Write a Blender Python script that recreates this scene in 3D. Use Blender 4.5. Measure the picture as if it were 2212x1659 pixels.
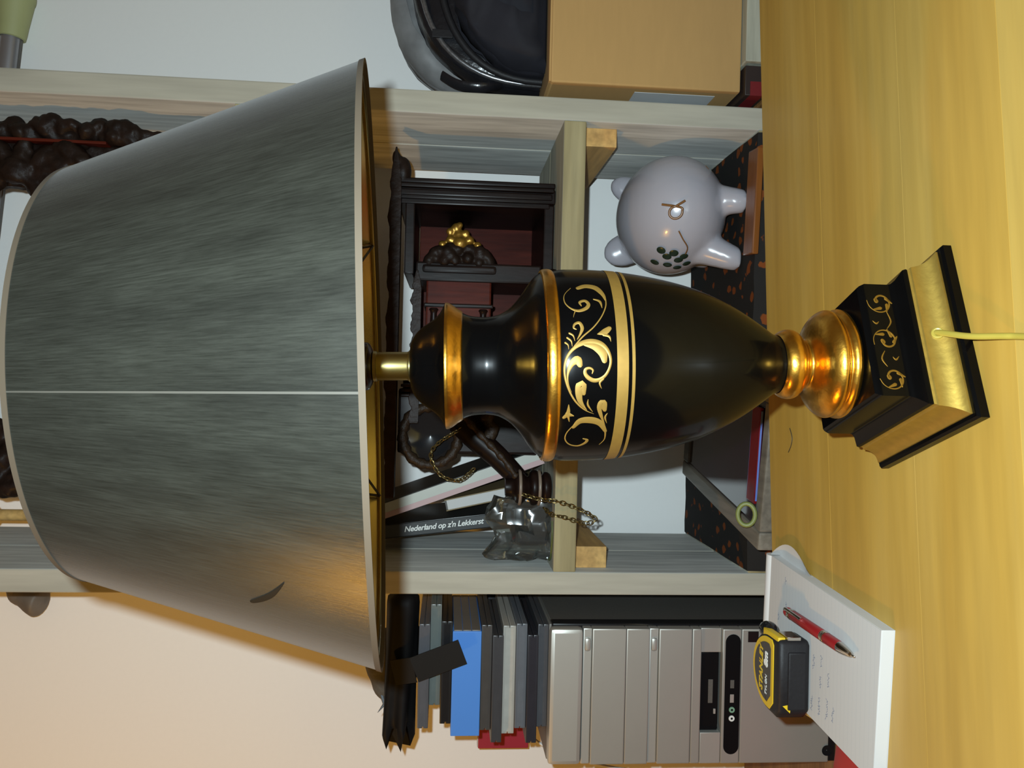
import bpy, bmesh, math, random
from mathutils import Vector, Matrix, noise
random.seed(7)
D = bpy.data
SC = bpy.context.scene
COL = SC.collection
for o in list(D.objects): D.objects.remove(o)

# ------------------------------------------------------------------ camera
ZC = 1.12                      # camera height; modelling z below is relative to the lens
PITCH, ROLL = 0.08, 0.025      # the photograph was taken with the camera turned on its side
f0 = Vector((0, math.cos(PITCH), -math.sin(PITCH)))
u0 = Vector((0, math.sin(PITCH), math.cos(PITCH)))
r0 = Vector((1, 0, 0))
e1 = r0*math.cos(ROLL) + u0*math.sin(ROLL)
e2 = u0*math.cos(ROLL) - r0*math.sin(ROLL)
cam = D.cameras.new('camera'); cam.sensor_width = 36.0; cam.lens = 36.0*1750/2212
cam.clip_start = 0.02
co = D.objects.new('camera', cam); COL.objects.link(co)
cx, cy, cz = -e2, e1, -f0
co.matrix_world = Matrix(((cx.x, cy.x, cz.x, 0), (cx.y, cy.y, cz.y, 0), (cx.z, cy.z, cz.z, ZC), (0, 0, 0, 1)))
SC.camera = co

# ------------------------------------------------------------------ world, lights, exposure
w = D.worlds.new('world'); SC.world = w; w.use_nodes = True
bg = w.node_tree.nodes['Background']; bg.inputs[0].default_value = (1.0, 0.62, 0.30, 1); bg.inputs[1].default_value = 0.05
def point_light(name, loc, energy, color, radius):
    l = D.lights.new(name, 'POINT'); l.energy = energy; l.color = color; l.shadow_soft_size = radius
    o = D.objects.new(name, l); COL.objects.link(o); o.location = loc; return o
fl = e1*0.025 + u0*0.028
point_light('camera_flash', (fl.x, fl.y, fl.z + ZC), 25.0, (0.83, 1.0, 1.07), 0.006)      # flash beside the lens
point_light('room_lamp', (-1.46, 0.36, ZC + 0.62), 14.5, (1.0, 0.47, 0.05), 0.055)         # warm bulb left of the table
SC.view_settings.view_transform = 'Standard'; SC.view_settings.look = 'None'
SC.view_settings.exposure = 1.05; SC.view_settings.gamma = 1.0; SC.view_settings.use_curve_mapping = False

# ------------------------------------------------------------------ helpers
def S(r, g, b):
    f = lambda c: (c/255/12.92) if c/255 <= 0.04045 else ((c/255+0.055)/1.055)**2.4
    return (f(r), f(g), f(b), 1)
def lin(r, g, b): return (r, g, b, 1)
def nodes(name):
    m = D.materials.new(name); m.use_nodes = True
    nt = m.node_tree; return m, nt, nt.nodes['Principled BSDF']
def setp(p, **k):
    for a, v in k.items():
        p.inputs[a.replace('_', ' ')].default_value = v
def mul(c, f): return (min(1, c[0]*f), min(1, c[1]*f), min(1, c[2]*f), 1)
def mat(name, c, rough=0.5, metal=0.0, var=0.08, scale=30, bump=0.0, stretch=(1, 1, 1), **k):
    m, nt, p = nodes(name)
    tc = nt.nodes.new('ShaderNodeTexCoord'); mp = nt.nodes.new('ShaderNodeMapping'); mp.inputs['Scale'].default_value = stretch
    n = nt.nodes.new('ShaderNodeTexNoise'); n.inputs['Scale'].default_value = scale; n.inputs['Detail'].default_value = 4
    nt.links.new(tc.outputs['Object'], mp.inputs[0]); nt.links.new(mp.outputs[0], n.inputs['Vector'])
    mx = nt.nodes.new('ShaderNodeMix'); mx.data_type = 'RGBA'
    mx.inputs[6].default_value = mul(c, 1-var); mx.inputs[7].default_value = mul(c, 1+var)
    nt.links.new(n.outputs['Fac'], mx.inputs[0]); nt.links.new(mx.outputs[2], p.inputs['Base Color'])
    setp(p, Roughness=rough, Metallic=metal, **k)
    if bump:
        b = nt.nodes.new('ShaderNodeBump'); b.inputs['Strength'].default_value = bump; b.inputs['Distance'].default_value = 0.002
        nt.links.new(n.outputs['Fac'], b.inputs['Height']); nt.links.new(b.outputs[0], p.inputs['Normal'])
    return m
def wood(name, c1, c2, c3, stretch, rough=0.5, knots=0.0, coat=0.0, scale=1.0, fine=0.25, spec=0.35):
    m, nt, p = nodes(name); N = nt.nodes.new; L = nt.links.new
    tc = N('ShaderNodeTexCoord'); mp = N('ShaderNodeMapping'); mp.inputs['Scale'].default_value = [s*scale for s in stretch]
    L(tc.outputs['Object'], mp.inputs[0])
    a = N('ShaderNodeTexNoise'); a.inputs['Scale'].default_value = 1.0; a.inputs['Detail'].default_value = 5; a.inputs['Distortion'].default_value = 0.6
    L(mp.outputs[0], a.inputs['Vector'])
    r = N('ShaderNodeValToRGB'); e = r.color_ramp.elements
    e[0].position = 0.3; e[0].color = c1; e[1].position = 0.7; e[1].color = c3
    x = e.new(0.5); x.color = c2
    L(a.outputs['Fac'], r.inputs[0])
    mp2 = N('ShaderNodeMapping'); mp2.inputs['Scale'].default_value = [s*scale*7 for s in stretch]; L(tc.outputs['Object'], mp2.inputs[0])
    b = N('ShaderNodeTexNoise'); b.inputs['Scale'].default_value = 1.0; b.inputs['Detail'].default_value = 3; L(mp2.outputs[0], b.inputs['Vector'])
    mr = N('ShaderNodeMapRange'); mr.inputs[1].default_value = 0.3; mr.inputs[2].default_value = 0.7; mr.inputs[3].default_value = 1-fine; mr.inputs[4].default_value = 1+fine*0.4
    L(b.outputs['Fac'], mr.inputs[0])
    mx = N('ShaderNodeMix'); mx.data_type = 'RGBA'; mx.blend_type = 'MULTIPLY'; mx.inputs[0].default_value = 1
    L(r.outputs[0], mx.inputs[6]); L(mr.outputs[0], mx.inputs[7])
    out = mx.outputs[2]
    if knots:
        mp3 = N('ShaderNodeMapping'); mp3.inputs['Scale'].default_value = [max(2.2, min(s, 11)) for s in stretch]; L(tc.outputs['Object'], mp3.inputs[0])
        v = N('ShaderNodeTexVoronoi'); v.inputs['Scale'].default_value = 1.0; L(mp3.outputs[0], v.inputs['Vector'])
        k = N('ShaderNodeMapRange'); k.inputs[1].default_value = 0.05; k.inputs[2].default_value = 0.14; k.inputs[3].default_value = knots; k.inputs[4].default_value = 0
        L(v.outputs['Distance'], k.inputs[0])
        m2 = N('ShaderNodeMix'); m2.data_type = 'RGBA'; m2.inputs[7].default_value = mul(c1, 0.5)
        L(k.outputs[0], m2.inputs[0]); L(out, m2.inputs[6]); out = m2.outputs[2]
    L(out, p.inputs['Base Color'])
    bm = N('ShaderNodeBump'); bm.inputs['Strength'].default_value = 0.12; bm.inputs['Distance'].default_value = 0.001
    L(b.outputs['Fac'], bm.inputs['Height']); L(bm.outputs[0], p.inputs['Normal'])
    setp(p, Roughness=rough, Coat_Weight=coat, Coat_Roughness=0.25, Specular_IOR_Level=spec)
    return m

ROOT = {}
def link_mesh(name, bm, m, parent=None, smooth=40):
    me = D.meshes.new(name)
    bmesh.ops.recalc_face_normals(bm, faces=bm.faces)
    if parent is None:
        xs = [v.co for v in bm.verts]
        base = Vector(((min(v.x for v in xs)+max(v.x for v in xs))/2, (min(v.y for v in xs)+max(v.y for v in xs))/2, min(v.z for v in xs)))
    else: base = ROOT[parent]
    for v in bm.verts: v.co -= base
    bm.to_mesh(me); bm.free()
    for mm in (m if isinstance(m, (list, tuple)) else [m]): me.materials.append(mm)
    if smooth:
        for p in me.polygons: p.use_smooth = True
        me.set_sharp_from_angle(angle=math.radians(smooth))
        fa = me.attributes.get('flat')
        if fa:
            fl_ = [d.value for d in fa.data]
            for p in me.polygons: p.use_smooth = not fl_[p.index]
    o = D.objects.new(name, me); COL.objects.link(o)
    if parent is None: o.location = base + Vector((0, 0, ZC))
    else: o.parent = parent
    ROOT[o] = base
    return o
def tag(o, label, cat, group=None, kind=None):
    if label: o['label'] = label
    if cat: o['category'] = cat
    if group: o['group'] = group
    if kind: o['kind'] = kind
    return o
def thing(name, label, cat, loc, group=None, kind=None):
    o = D.objects.new(name, None); COL.objects.link(o); o.empty_display_size = 0.02
    o.location = Vector(loc) + Vector((0, 0, ZC)); ROOT[o] = Vector(loc)
    return tag(o, label, cat, group, kind)
def new(): return bmesh.new()
I4 = Matrix.Identity(4)
def T(x, y, z): return Matrix.Translation((x, y, z))
def RX(a): return Matrix.Rotation(a, 4, 'X')
def RY(a): return Matrix.Rotation(a, 4, 'Y')
def RZ(a): return Matrix.Rotation(a, 4, 'Z')
def box(bm, x0, x1, y0, y1, z0, z1, bev=0.0, M=I4, seg=2):
    vs = [bm.verts.new(M @ Vector((x, y, z))) for z in (z0, z1) for y in (y0, y1) for x in (x0, x1)]
    fs = [(0, 2, 3, 1), (4, 5, 7, 6), (0, 1, 5, 4), (2, 6, 7, 3), (0, 4, 6, 2), (1, 3, 7, 5)]
    fc = [bm.faces.new([vs[i] for i in f]) for f in fs]
    if bev:
        es = list({e for f in fc for e in f.edges}); nf = len(bm.faces)
        nrm = [f.normal.copy() for f in fc if not f.normal_update()]
        bmesh.ops.bevel(bm, geom=es, offset=bev, segments=seg, profile=0.6, affect='EDGES')
        flat_faces(bm, nrm)
    return bm
def flat_faces(bm, normals):
    lay = bm.faces.layers.int.get('flat') or bm.faces.layers.int.new('flat')
    for f in bm.faces:
        f.normal_update()
        if any(f.normal.dot(n_) > 0.9999 for n_ in normals): f[lay] = 1
def bx(*a, **k): return box(new(), *a, **k)
def lathe(bm, prof, n=48, M=I4, cap0=False, cap1=False, uv=False):
    rings = []
    for (z, r) in prof:
        rings.append([bm.verts.new(M @ Vector((r*math.cos(2*math.pi*i/n), r*math.sin(2*math.pi*i/n), z))) for i in range(n)])
    lay = bm.loops.layers.uv.verify() if uv else None
    for k in range(len(rings)-1):
        for i in range(n):
            j = (i+1) % n
            f = bm.faces.new((rings[k][i], rings[k][j], rings[k+1][j], rings[k+1][i]))
            if uv:
                a, b = k/(len(rings)-1), (k+1)/(len(rings)-1)
                for l, (uu, vv) in zip(f.loops, ((i/n, a), ((i+1)/n, a), ((i+1)/n, b), (i/n, b))): l[lay].uv = (uu, vv)
    if cap0: bm.faces.new(rings[0][::-1])
    if cap1: bm.faces.new(rings[-1])
    return bm
def tube(bm, pts, r, n=8, closed=False, flat=1.0):
    pts = [Vector(p) for p in pts]; m = len(pts); rs = r if isinstance(r, (list, tuple)) else [r]*m
    prev = None; rings = []
    for i, p in enumerate(pts):
        if closed: t = pts[(i+1) % m]-pts[i-1]
        else: t = pts[min(i+1, m-1)]-pts[max(i-1, 0)]
        t.normalize()
        if prev is None:
            a = Vector((0, 0, 1)) if abs(t.z) < 0.9 else Vector((1, 0, 0))
            prev = (a - t*a.dot(t)).normalized()
        else: prev = (prev - t*prev.dot(t)).normalized()
        q = t.cross(prev)
        rings.append([bm.verts.new(p + (prev*math.cos(2*math.pi*k/n)*flat + q*math.sin(2*math.pi*k/n))*rs[i]) for k in range(n)])
    for i in range(m if closed else m-1):
        a, b = rings[i], rings[(i+1) % m]
        for k in range(n): bm.faces.new((a[k], a[(k+1) % n], b[(k+1) % n], b[k]))
    if not closed:
        bm.faces.new(rings[0][::-1]); bm.faces.new(rings[-1])
    return bm
def spline(pts, n=6):
    P = [Vector(p) for p in pts]; out = []
    for i in range(len(P)-1):
        a, b, c, d = P[max(i-1, 0)], P[i], P[i+1], P[min(i+2, len(P)-1)]
        for k in range(n):
            t = k/n
            out.append(0.5*((2*b)+(c-a)*t+(2*a-5*b+4*c-d)*t*t+(3*b-a-3*c+d)*t**3))
    out.append(P[-1]); return out
def prism(bm, poly, z0, z1, M=I4, bev=0.0, seg=2):
    a = [bm.verts.new(M @ Vector((x, y, z0))) for x, y in poly]; b = [bm.verts.new(M @ Vector((x, y, z1))) for x, y in poly]
    n = len(poly); fc = [bm.faces.new(a[::-1]), bm.faces.new(b)]
    for i in range(n): bm.faces.new((a[i], a[(i+1) % n], b[(i+1) % n], b[i]))
    if bev:
        es = list({e for f in fc for e in f.edges}); nrm = [f.normal.copy() for f in fc if not f.normal_update()]
        bmesh.ops.bevel(bm, geom=es, offset=bev, segments=seg, profile=0.6, affect='EDGES')
        flat_faces(bm, nrm)
    return bm
def ell(bm, c, r, M=I4, u=16, v=10):
    MM = T(*c) @ M @ Matrix.Diagonal((r[0], r[1], r[2], 1))
    bmesh.ops.create_uvsphere(bm, u_segments=u, v_segments=v, radius=1.0, matrix=MM); return bm
def remesh(bm, voxel, smooth_it=4, fac=0.5):
    me = D.meshes.new('tmp'); bmesh.ops.recalc_face_normals(bm, faces=bm.faces); bm.to_mesh(me); bm.free()
    o = D.objects.new('tmp', me); COL.objects.link(o)
    r = o.modifiers.new('r', 'REMESH'); r.mode = 'VOXEL'; r.voxel_size = voxel
    if smooth_it:
        s = o.modifiers.new('s', 'SMOOTH'); s.iterations = smooth_it; s.factor = fac
    dg = bpy.context.evaluated_depsgraph_get(); me2 = D.meshes.new_from_object(o.evaluated_get(dg))
    out = new(); out.from_mesh(me2)
    D.objects.remove(o); D.meshes.remove(me); D.meshes.remove(me2)
    return out
def roughen(bm, amp, sc):
    bm.normal_update()
    for v_ in bm.verts: v_.co += v_.normal*amp*(noise.noise(v_.co*sc) + 0.5*noise.noise(v_.co*sc*2.3))
    return bm
def text_bm(body, size, M, depth=0.0002, shear=0.0, space=1.0, offset=0.0):
    c = D.curves.new('tmp', 'FONT'); c.body = body; c.size = size; c.extrude = depth; c.shear = shear; c.space_character = space
    c.align_x = 'CENTER'; c.align_y = 'CENTER'; c.resolution_u = 3; c.offset = offset
    o = D.objects.new('tmp', c); COL.objects.link(o)
    dg = bpy.context.evaluated_depsgraph_get(); me = D.meshes.new_from_object(o.evaluated_get(dg))
    bm = new(); bm.from_mesh(me); bm.transform(M)
    D.objects.remove(o); D.curves.remove(c); D.meshes.remove(me)
    return bm
def frame(o, xa, ya):
    xa = Vector(xa).normalized(); ya = Vector(ya); ya = (ya - xa*ya.dot(xa)).normalized(); za = xa.cross(ya); o = Vector(o)
    return Matrix(((xa.x, ya.x, za.x, o.x), (xa.y, ya.y, za.y, o.y), (xa.z, ya.z, za.z, o.z), (0, 0, 0, 1)))

# ------------------------------------------------------------------ materials
M_wall = mat('painted_wall', lin(0.80, 0.80, 0.78), 0.85, var=0.015, scale=120, bump=0.05)
M_floor = wood('floor_wood', S(88, 60, 36), S(110, 76, 46), S(128, 92, 58), (3, 30, 30), 0.45)
M_table = wood('pine_table', lin(0.33, 0.188, 0.030), lin(0.37, 0.222, 0.041), lin(0.40, 0.255, 0.060), (1.0, 13, 13), 0.45, knots=0.22, coat=0.12, fine=0.10)
M_table2 = wood('pine_table_pale', lin(0.36, 0.225, 0.046), lin(0.40, 0.26, 0.060), lin(0.43, 0.295, 0.082), (1.0, 13, 13), 0.42, knots=0.15, coat=0.15, fine=0.10)
M_shelf_v = wood('grey_washed_timber', lin(0.44, 0.45, 0.43), lin(0.58, 0.59, 0.56), lin(0.66, 0.67, 0.63), (14, 14, 1.3), 0.7, knots=0.4)
M_edge_v = wood('sawn_timber_edge', lin(0.28, 0.26, 0.205), lin(0.33, 0.31, 0.25), lin(0.375, 0.35, 0.285), (14, 14, 1.2), 0.7, knots=0.3, fine=0.12)
M_edge_h = wood('sawn_board_edge', lin(0.20, 0.165, 0.08), lin(0.26, 0.215, 0.11), lin(0.31, 0.27, 0.15), (1.4, 20, 20), 0.7, fine=0.15)
M_shelf_h = wood('grey_washed_board', lin(0.27, 0.26, 0.20), lin(0.33, 0.32, 0.25), lin(0.40, 0.39, 0.31), (1.6, 22, 22), 0.7, knots=0.3)
M_batten = wood('pine_batten', S(165, 125, 70), S(185, 145, 85), S(196, 158, 98), (18, 1.6, 18), 0.65)
M_black = mat('black_lacquer', lin(0.0011, 0.0011, 0.0012), 0.27, var=0.3, scale=40, Specular_IOR_Level=0.06, Coat_Weight=0.18, Coat_Roughness=0.11)
M_gold = mat('gold_leaf', lin(0.62, 0.32, 0.045), 0.29, 1.0, var=0.25, scale=160, bump=0.15)
M_goldp = mat('gold_paint', lin(0.26, 0.155, 0.032), 0.5, 0.55, var=0.12, scale=200)
M_goldflat = mat('pale_gold_leaf', lin(0.43, 0.29, 0.062), 0.48, 0.95, var=0.2, scale=140, bump=0.1)
M_brass = mat('brushed_brass', lin(0.40, 0.33, 0.13), 0.28, 1.0, var=0.05, scale=60)
M_lining = mat('brass_foil', lin(0.80, 0.66, 0.30), 0.26, 0.85, var=0.12, scale=14)
M_trim = mat('beige_trim', lin(0.060, 0.043, 0.026), 0.75, var=0.08)
M_wire = mat('dark_wire', lin(0.03, 0.022, 0.012), 0.4, 0.6)
M_socket = mat('bakelite', lin(0.02, 0.010, 0.005), 0.25)
M_bulb = mat('opal_bulb', lin(0.8, 0.78, 0.72), 0.3)
M_cord = mat('yellowed_cord', lin(0.30, 0.23, 0.035), 0.45)
# shade fabric: fine streaks running down the cone
M_shade, nt, p = nodes('brushed_shade_fabric')
N = nt.nodes.new; L = nt.links.new
uvn = N('ShaderNodeUVMap'); mp = N('ShaderNodeMapping'); mp.inputs['Scale'].default_value = (1000, 9, 1); L(uvn.outputs[0], mp.inputs[0])
n1 = N('ShaderNodeTexNoise'); n1.inputs['Scale'].default_value = 1; n1.inputs['Detail'].default_value = 6; n1.inputs['Roughness'].default_value = 0.7; L(mp.outputs[0], n1.inputs['Vector'])
mpb = N('ShaderNodeMapping'); mpb.inputs['Scale'].default_value = (60, 2.2, 1); L(uvn.outputs[0], mpb.inputs[0])
n2 = N('ShaderNodeTexNoise'); n2.inputs['Scale'].default_value = 1; n2.inputs['Detail'].default_value = 3; L(mpb.outputs[0], n2.inputs['Vector'])
rp = N('ShaderNodeValToRGB'); rp.color_ramp.elements[0].position = 0.33; rp.color_ramp.elements[0].color = lin(0.0085, 0.0088, 0.0066)
rp.color_ramp.elements[1].position = 0.66; rp.color_ramp.elements[1].color = lin(0.0185, 0.0188, 0.0148); L(n1.outputs['Fac'], rp.inputs[0])
mr = N('ShaderNodeMapRange'); mr.inputs[1].default_value = 0.3; mr.inputs[2].default_value = 0.7; mr.inputs[3].default_value = 0.72; mr.inputs[4].default_value = 1.25; L(n2.outputs['Fac'], mr.inputs[0])
mx = N('ShaderNodeMix'); mx.data_type = 'RGBA'; mx.blend_type = 'MULTIPLY'; mx.inputs[0].default_value = 1; L(rp.outputs[0], mx.inputs[6]); L(mr.outputs[0], mx.inputs[7])
L(mx.outputs[2], p.inputs['Base Color'])
bmp = N('ShaderNodeBump'); bmp.inputs['Strength'].default_value = 0.2; bmp.inputs['Distance'].default_value = 0.0006; L(n1.outputs['Fac'], bmp.inputs['Height']); L(bmp.outputs[0], p.inputs['Normal'])
setp(p, Roughness=0.33, Metallic=0.0, Sheen_Weight=0.03, Sheen_Roughness=0.4, Specular_IOR_Level=0.48)

M_paper = mat('paper', lin(0.46, 0.45, 0.435), 0.8, var=0.02)
# ruled paper: thin grey printed lines across the sheet
M_ruled, nt, p = nodes('ruled_paper'); N = nt.nodes.new; L = nt.links.new
tc = N('ShaderNodeTexCoord'); sp = N('ShaderNodeSeparateXYZ'); L(tc.outputs['Object'], sp.inputs[0])
mm = N('ShaderNodeMath'); mm.operation = 'PINGPONG'; mm.inputs[1].default_value = 0.0035; L(sp.outputs['Y'], mm.inputs[0])
gt = N('ShaderNodeMath'); gt.operation = 'LESS_THAN'; gt.inputs[1].default_value = 0.00025; L(mm.outputs[0], gt.inputs[0])
mx = N('ShaderNodeMix'); mx.data_type = 'RGBA'; mx.inputs[6].default_value = lin(0.43, 0.42, 0.405); mx.inputs[7].default_value = lin(0.385, 0.38, 0.38); L(gt.outputs[0], mx.inputs[0])
L(mx.outputs[2], p.inputs['Base Color']); setp(p, Roughness=0.8)
M_ink = mat('ballpoint_ink', lin(0.10, 0.11, 0.18), 0.6)
M_penred = mat('red_anodised', lin(0.30, 0.012, 0.014), 0.38, 0.2)
M_chrome = mat('chrome', lin(0.62, 0.60, 0.56), 0.18, 1.0, var=0.03)
M_rubber = mat('black_rubber', lin(0.011, 0.010, 0.011), 0.55, var=0.2, scale=300, bump=0.1, Specular_IOR_Level=0.25)
M_yellow = mat('yellow_plastic', lin(0.55, 0.36, 0.01), 0.45)
M_labelgrey = mat('label_grey', lin(0.045, 0.04, 0.035), 0.5)
M_whitep = mat('white_print', lin(0.65, 0.65, 0.62), 0.6)
M_silver = mat('silver_plastic', lin(0.40, 0.385, 0.345), 0.46, 0.6, var=0.03)
M_silver2 = mat('silver_plastic_light', lin(0.45, 0.44, 0.40), 0.44, 0.6, var=0.03)
M_gloss = mat('gloss_black', lin(0.008, 0.008, 0.009), 0.12)
M_matblack = mat('matt_black', lin(0.004, 0.004, 0.0045), 0.45, Specular_IOR_Level=0.12)
M_case = mat('case_grey', lin(0.085, 0.078, 0.068), 0.5, var=0.2, scale=400, bump=0.05)
M_card = mat('cardboard', lin(0.36, 0.215, 0.075), 0.85, var=0.06, scale=25, stretch=(1, 1, 6))
M_tapew = mat('paper_label', lin(0.42, 0.44, 0.45), 0.6)
M_ceramic = mat('white_glaze', lin(0.33, 0.315, 0.345), 0.25, var=0.03, scale=9, Coat_Weight=0.5, Coat_Roughness=0.04)
M_green = mat('clover_green', lin(0.012, 0.022, 0.012), 0.3)
M_brownline = mat('brown_glaze', lin(0.16, 0.07, 0.02), 0.3)
M_clock = wood('dark_walnut', lin(0.0030, 0.0016, 0.0012), lin(0.007, 0.0034, 0.0026), lin(0.013, 0.006, 0.0045), (20, 20, 6), 0.42, coat=0.03, spec=0.12)
M_clockred = wood('red_mahogany', lin(0.030, 0.0045, 0.0025), lin(0.048, 0.0075, 0.004), lin(0.070, 0.012, 0.006), (24, 24, 3), 0.45, coat=0.0, spec=0.06)
M_carve = mat('carved_walnut', lin(0.011, 0.0060, 0.0042), 0.48, var=0.8, scale=70, bump=0.8, Specular_IOR_Level=0.12)
M_rope = mat('carved_rope', lin(0.018, 0.010, 0.005), 0.5, var=0.6, scale=260, bump=0.6, Specular_IOR_Level=0.2)
M_gilt = mat('gilt_carving', lin(0.24, 0.13, 0.02), 0.35, 0.7, var=0.6, scale=120, bump=0.4)
M_chain = mat('old_brass_chain', lin(0.12, 0.085, 0.03), 0.4, 0.8)

# ------------------------------------------------------------------ the setting
YW = 1.46
tag(link_mesh('wall_back', bx(-2.4, 2.4, YW, YW+0.1, -ZC, 1.5), M_wall, smooth=0), 'white painted back wall behind the shelves', 'wall', kind='structure')
tag(link_mesh('floor', bx(-2.4, 2.4, -1.6, YW, -ZC-0.05, -ZC), M_floor, smooth=0), 'brown wooden floor under the table', 'floor', kind='structure')
tag(link_mesh('baseboard_back', bx(-2.4, 2.4, YW-0.014, YW, -ZC, -ZC+0.09, bev=0.003), M_paper, smooth=0), 'white baseboard along the back wall', 'baseboard', kind='structure')

# ------------------------------------------------------------------ pine table (turned a little to the wall)
yaw = math.atan2(0.1203, 0.9927)
TM = T(-0.337, 0.869, -0.37) @ RZ(yaw)          # far left corner of the top; x along the far edge, -y towards the camera
tb = thing('pine_table', 'golden pine table with a planked top under the lamp', 'table', (TM @ Vector((0.8, -0.38, -0.75)))[:])
tb.rotation_euler.z = yaw
def tpart(name, bm, m):      # mesh given in table coordinates
    o = link_mesh(name, bm, m, tb); return o
edges = [0, 0.144, 0.288, 0.409, 0.56, 0.72]
ROOT[tb] = Vector((0.8, -0.38, -0.75))
for i in range(5):
    tpart('plank', bx(0, 1.62, -edges[i+1]+0.00005, -edges[i]-0.00005, -0.028, 0, bev=0.0003 if i else 0.0012), M_table if i < 3 else M_table2)
box_ap = new()
box(box_ap, 0.06, 1.56, -0.08, -0.06, -0.12, -0.028); box(box_ap, 0.06, 1.56, -0.66, -0.64, -0.12, -0.028)
box(box_ap, 0.06, 0.08, -0.64, -0.08, -0.12, -0.028); box(box_ap, 1.54, 1.56, -0.64, -0.08, -0.12, -0.028)
tpart('apron', box_ap, M_table)
for lx in (0.04, 1.52):
    for ly in (-0.10, -0.68):
        tpart('leg', bx(lx, lx+0.06, ly, ly+0.06, -0.75, -0.028, bev=0.004), M_table)

# ------------------------------------------------------------------ shelving unit
XL0, XL1, XR0, XR1, YF, YB = -0.287, -0.256, 0.363, 0.394, 1.10, 1.40
def two_tone(o, m):
    o.data.materials.append(m)
    for f in o.data.polygons:
        if abs(f.normal.y) > 0.8: f.material_index = 1
    return o
sh = thing('shelving_unit', 'grey washed timber shelving unit standing against the white wall', 'shelf', (0.05, 1.25, -ZC))
for x0, x1 in ((XL0, XL1), (XR0, XR1)):
    two_tone(link_mesh('upright_plank', bx(x0, x1, YF, 1.2485, -ZC, 1.02, bev=0.002), M_shelf_v, sh), M_edge_v)
    two_tone(link_mesh('upright_plank', bx(x0, x1, 1.2515, YB, -ZC, 1.02, bev=0.002), M_shelf_v, sh), M_edge_v)
for zt in (-0.151, -0.425, -0.80, 0.29):
    two_tone(link_mesh('shelf_board', bx(XL1, XR0, YF, 1.2485, zt-0.031, zt, bev=0.002), M_shelf_h, sh), M_edge_h)
    two_tone(link_mesh('shelf_board', bx(XL1, XR0, 1.2515, YB, zt-0.031, zt, bev=0.002), M_shelf_h, sh), M_edge_h)
    link_mesh('batten', bx(XR0-0.026, XR0, 1.128, YB-0.03, zt-0.079, zt-0.031, bev=0.001), M_batten, sh)
    link_mesh('batten', bx(XL1, XL1+0.030, 1.128, YB-0.03, zt-0.079, zt-0.031, bev=0.001), M_batten, sh)

# ------------------------------------------------------------------ table lamp
AX = Vector((0.024, 0.61, -0.37))
lamp = thing('table_lamp', 'tall urn table lamp, black and gold, with a wide grey shade', 'lamp', AX[:])
FACE = math.radians(-69)                       # direction the front face of the square foot looks
BM = T(*AX) @ RZ(FACE + math.pi/2)             # foot frame: local -y is the front face
def sq(bm, prof, M=BM, n=4):
    rings = []
    for h, z in prof:                           # half width, height
        rings.append([bm.verts.new(M @ Vector((sx*h, sy*h, z))) for sx, sy in ((-1, -1), (1, -1), (1, 1), (-1, 1))])
    for k in range(len(rings)-1):
        for i in range(4):
            bm.faces.new((rings[k][i], rings[k][(i+1) % 4], rings[k+1][(i+1) % 4], rings[k+1][i]))
    bm.faces.new(rings[0][::-1]); bm.faces.new(rings[-1])
    return bm
q = 0.7071
base = link_mesh('plinth', sq(new(), [(.0655, 0), (.0670, .0012), (.0670, .0075), (.0655, .0095), (.0632, .0103)]), M_black, lamp, 30)
link_mesh('plinth_cove', sq(new(), [(.0632, .0100), (.0632, .0118), (.0618, .0126), (.0592, .0150), (.0572, .0180), (.0556, .0220), (.0547, .0262), (.0546, .0275), (.0535, .0282), (.0530, .0300)]), M_goldflat, lamp, 40)
link_mesh('plinth_step', sq(new(), [(.0530, .0298), (.0534, .0312), (.0528, .0335), (.0470, .0375), (.0450, .0400), (.0446, .0420)]), M_black, lamp, 30)
blk = link_mesh('plinth_block', sq(new(), [(.0446, .0415), (.0446, .0605), (.0432, .0640), (.0420, .0655)]), M_black, lamp, 30)
# cord hole grommet
grm = new()
gm = BM @ T(-0.0005, -0.0575, 0.0195) @ RX(math.radians(60))
lathe(grm, [(0.0, .0022), (0.0012, .0024), (0.0016, .0034), (0.0010, .0042), (-0.002, .0044)], 20, gm)
link_mesh('grommet', grm, M_cord, lamp)
# body: turned around a slightly leaning axis
za = Vector((-.031, .03, 1)).normalized(); xa = Vector((1, 0, 0)); xa = (xa - za*xa.dot(za)).normalized(); ya = za.cross(xa)
LM = Matrix(((xa.x, ya.x, za.x, AX.x), (xa.y, ya.y, za.y, AX.y), (xa.z, ya.z, za.z, AX.z), (0, 0, 0, 1)))
def dense(prof, k=4):
    p = spline([(a, b, 0) for a, b in prof], k); return [(v.x, v.y) for v in p]
link_mesh('pedestal', lathe(new(), dense([(.0640, .0395), (.0662, .0424), (.0690, .0426), (.0712, .0412), (.0724, .0398), (.0736, .0402), (.0752, .0418), (.0778, .0420), (.0812, .0402), (.0850, .0362), (.0880, .0302), (.0902, .0235), (.0920, .0196), (.0940, .0186), (.0958, .0190)], 3), 64, LM, True), M_gold, lamp, 60)
link_mesh('collar_ring', lathe(new(), dense([(.0958, .0190), (.0975, .0212), (.0992, .0240), (.1020, .0263), (.1060, .0272), (.1100, .0264), (.1128, .0248), (.1145, .0228)], 3), 64, LM), M_gold, lamp, 60)
BODY = [(.1140, .0222), (.1192, .0238), (.1265, .0289), (.1340, .0340), (.1426, .0396), (.1530, .0457), (.1642, .0513), (.1749, .0559), (.1856, .0598), (.2015, .0642), (.2175, .0676), (.2335, .0702), (.2492, .0720), (.2650, .0729), (.2811, .0731), (.2880, .0724), (.2915, .0714)]
body = link_mesh('urn_body', lathe(new(), dense(BODY, 3), 96, LM), M_black, lamp, 60)
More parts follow.
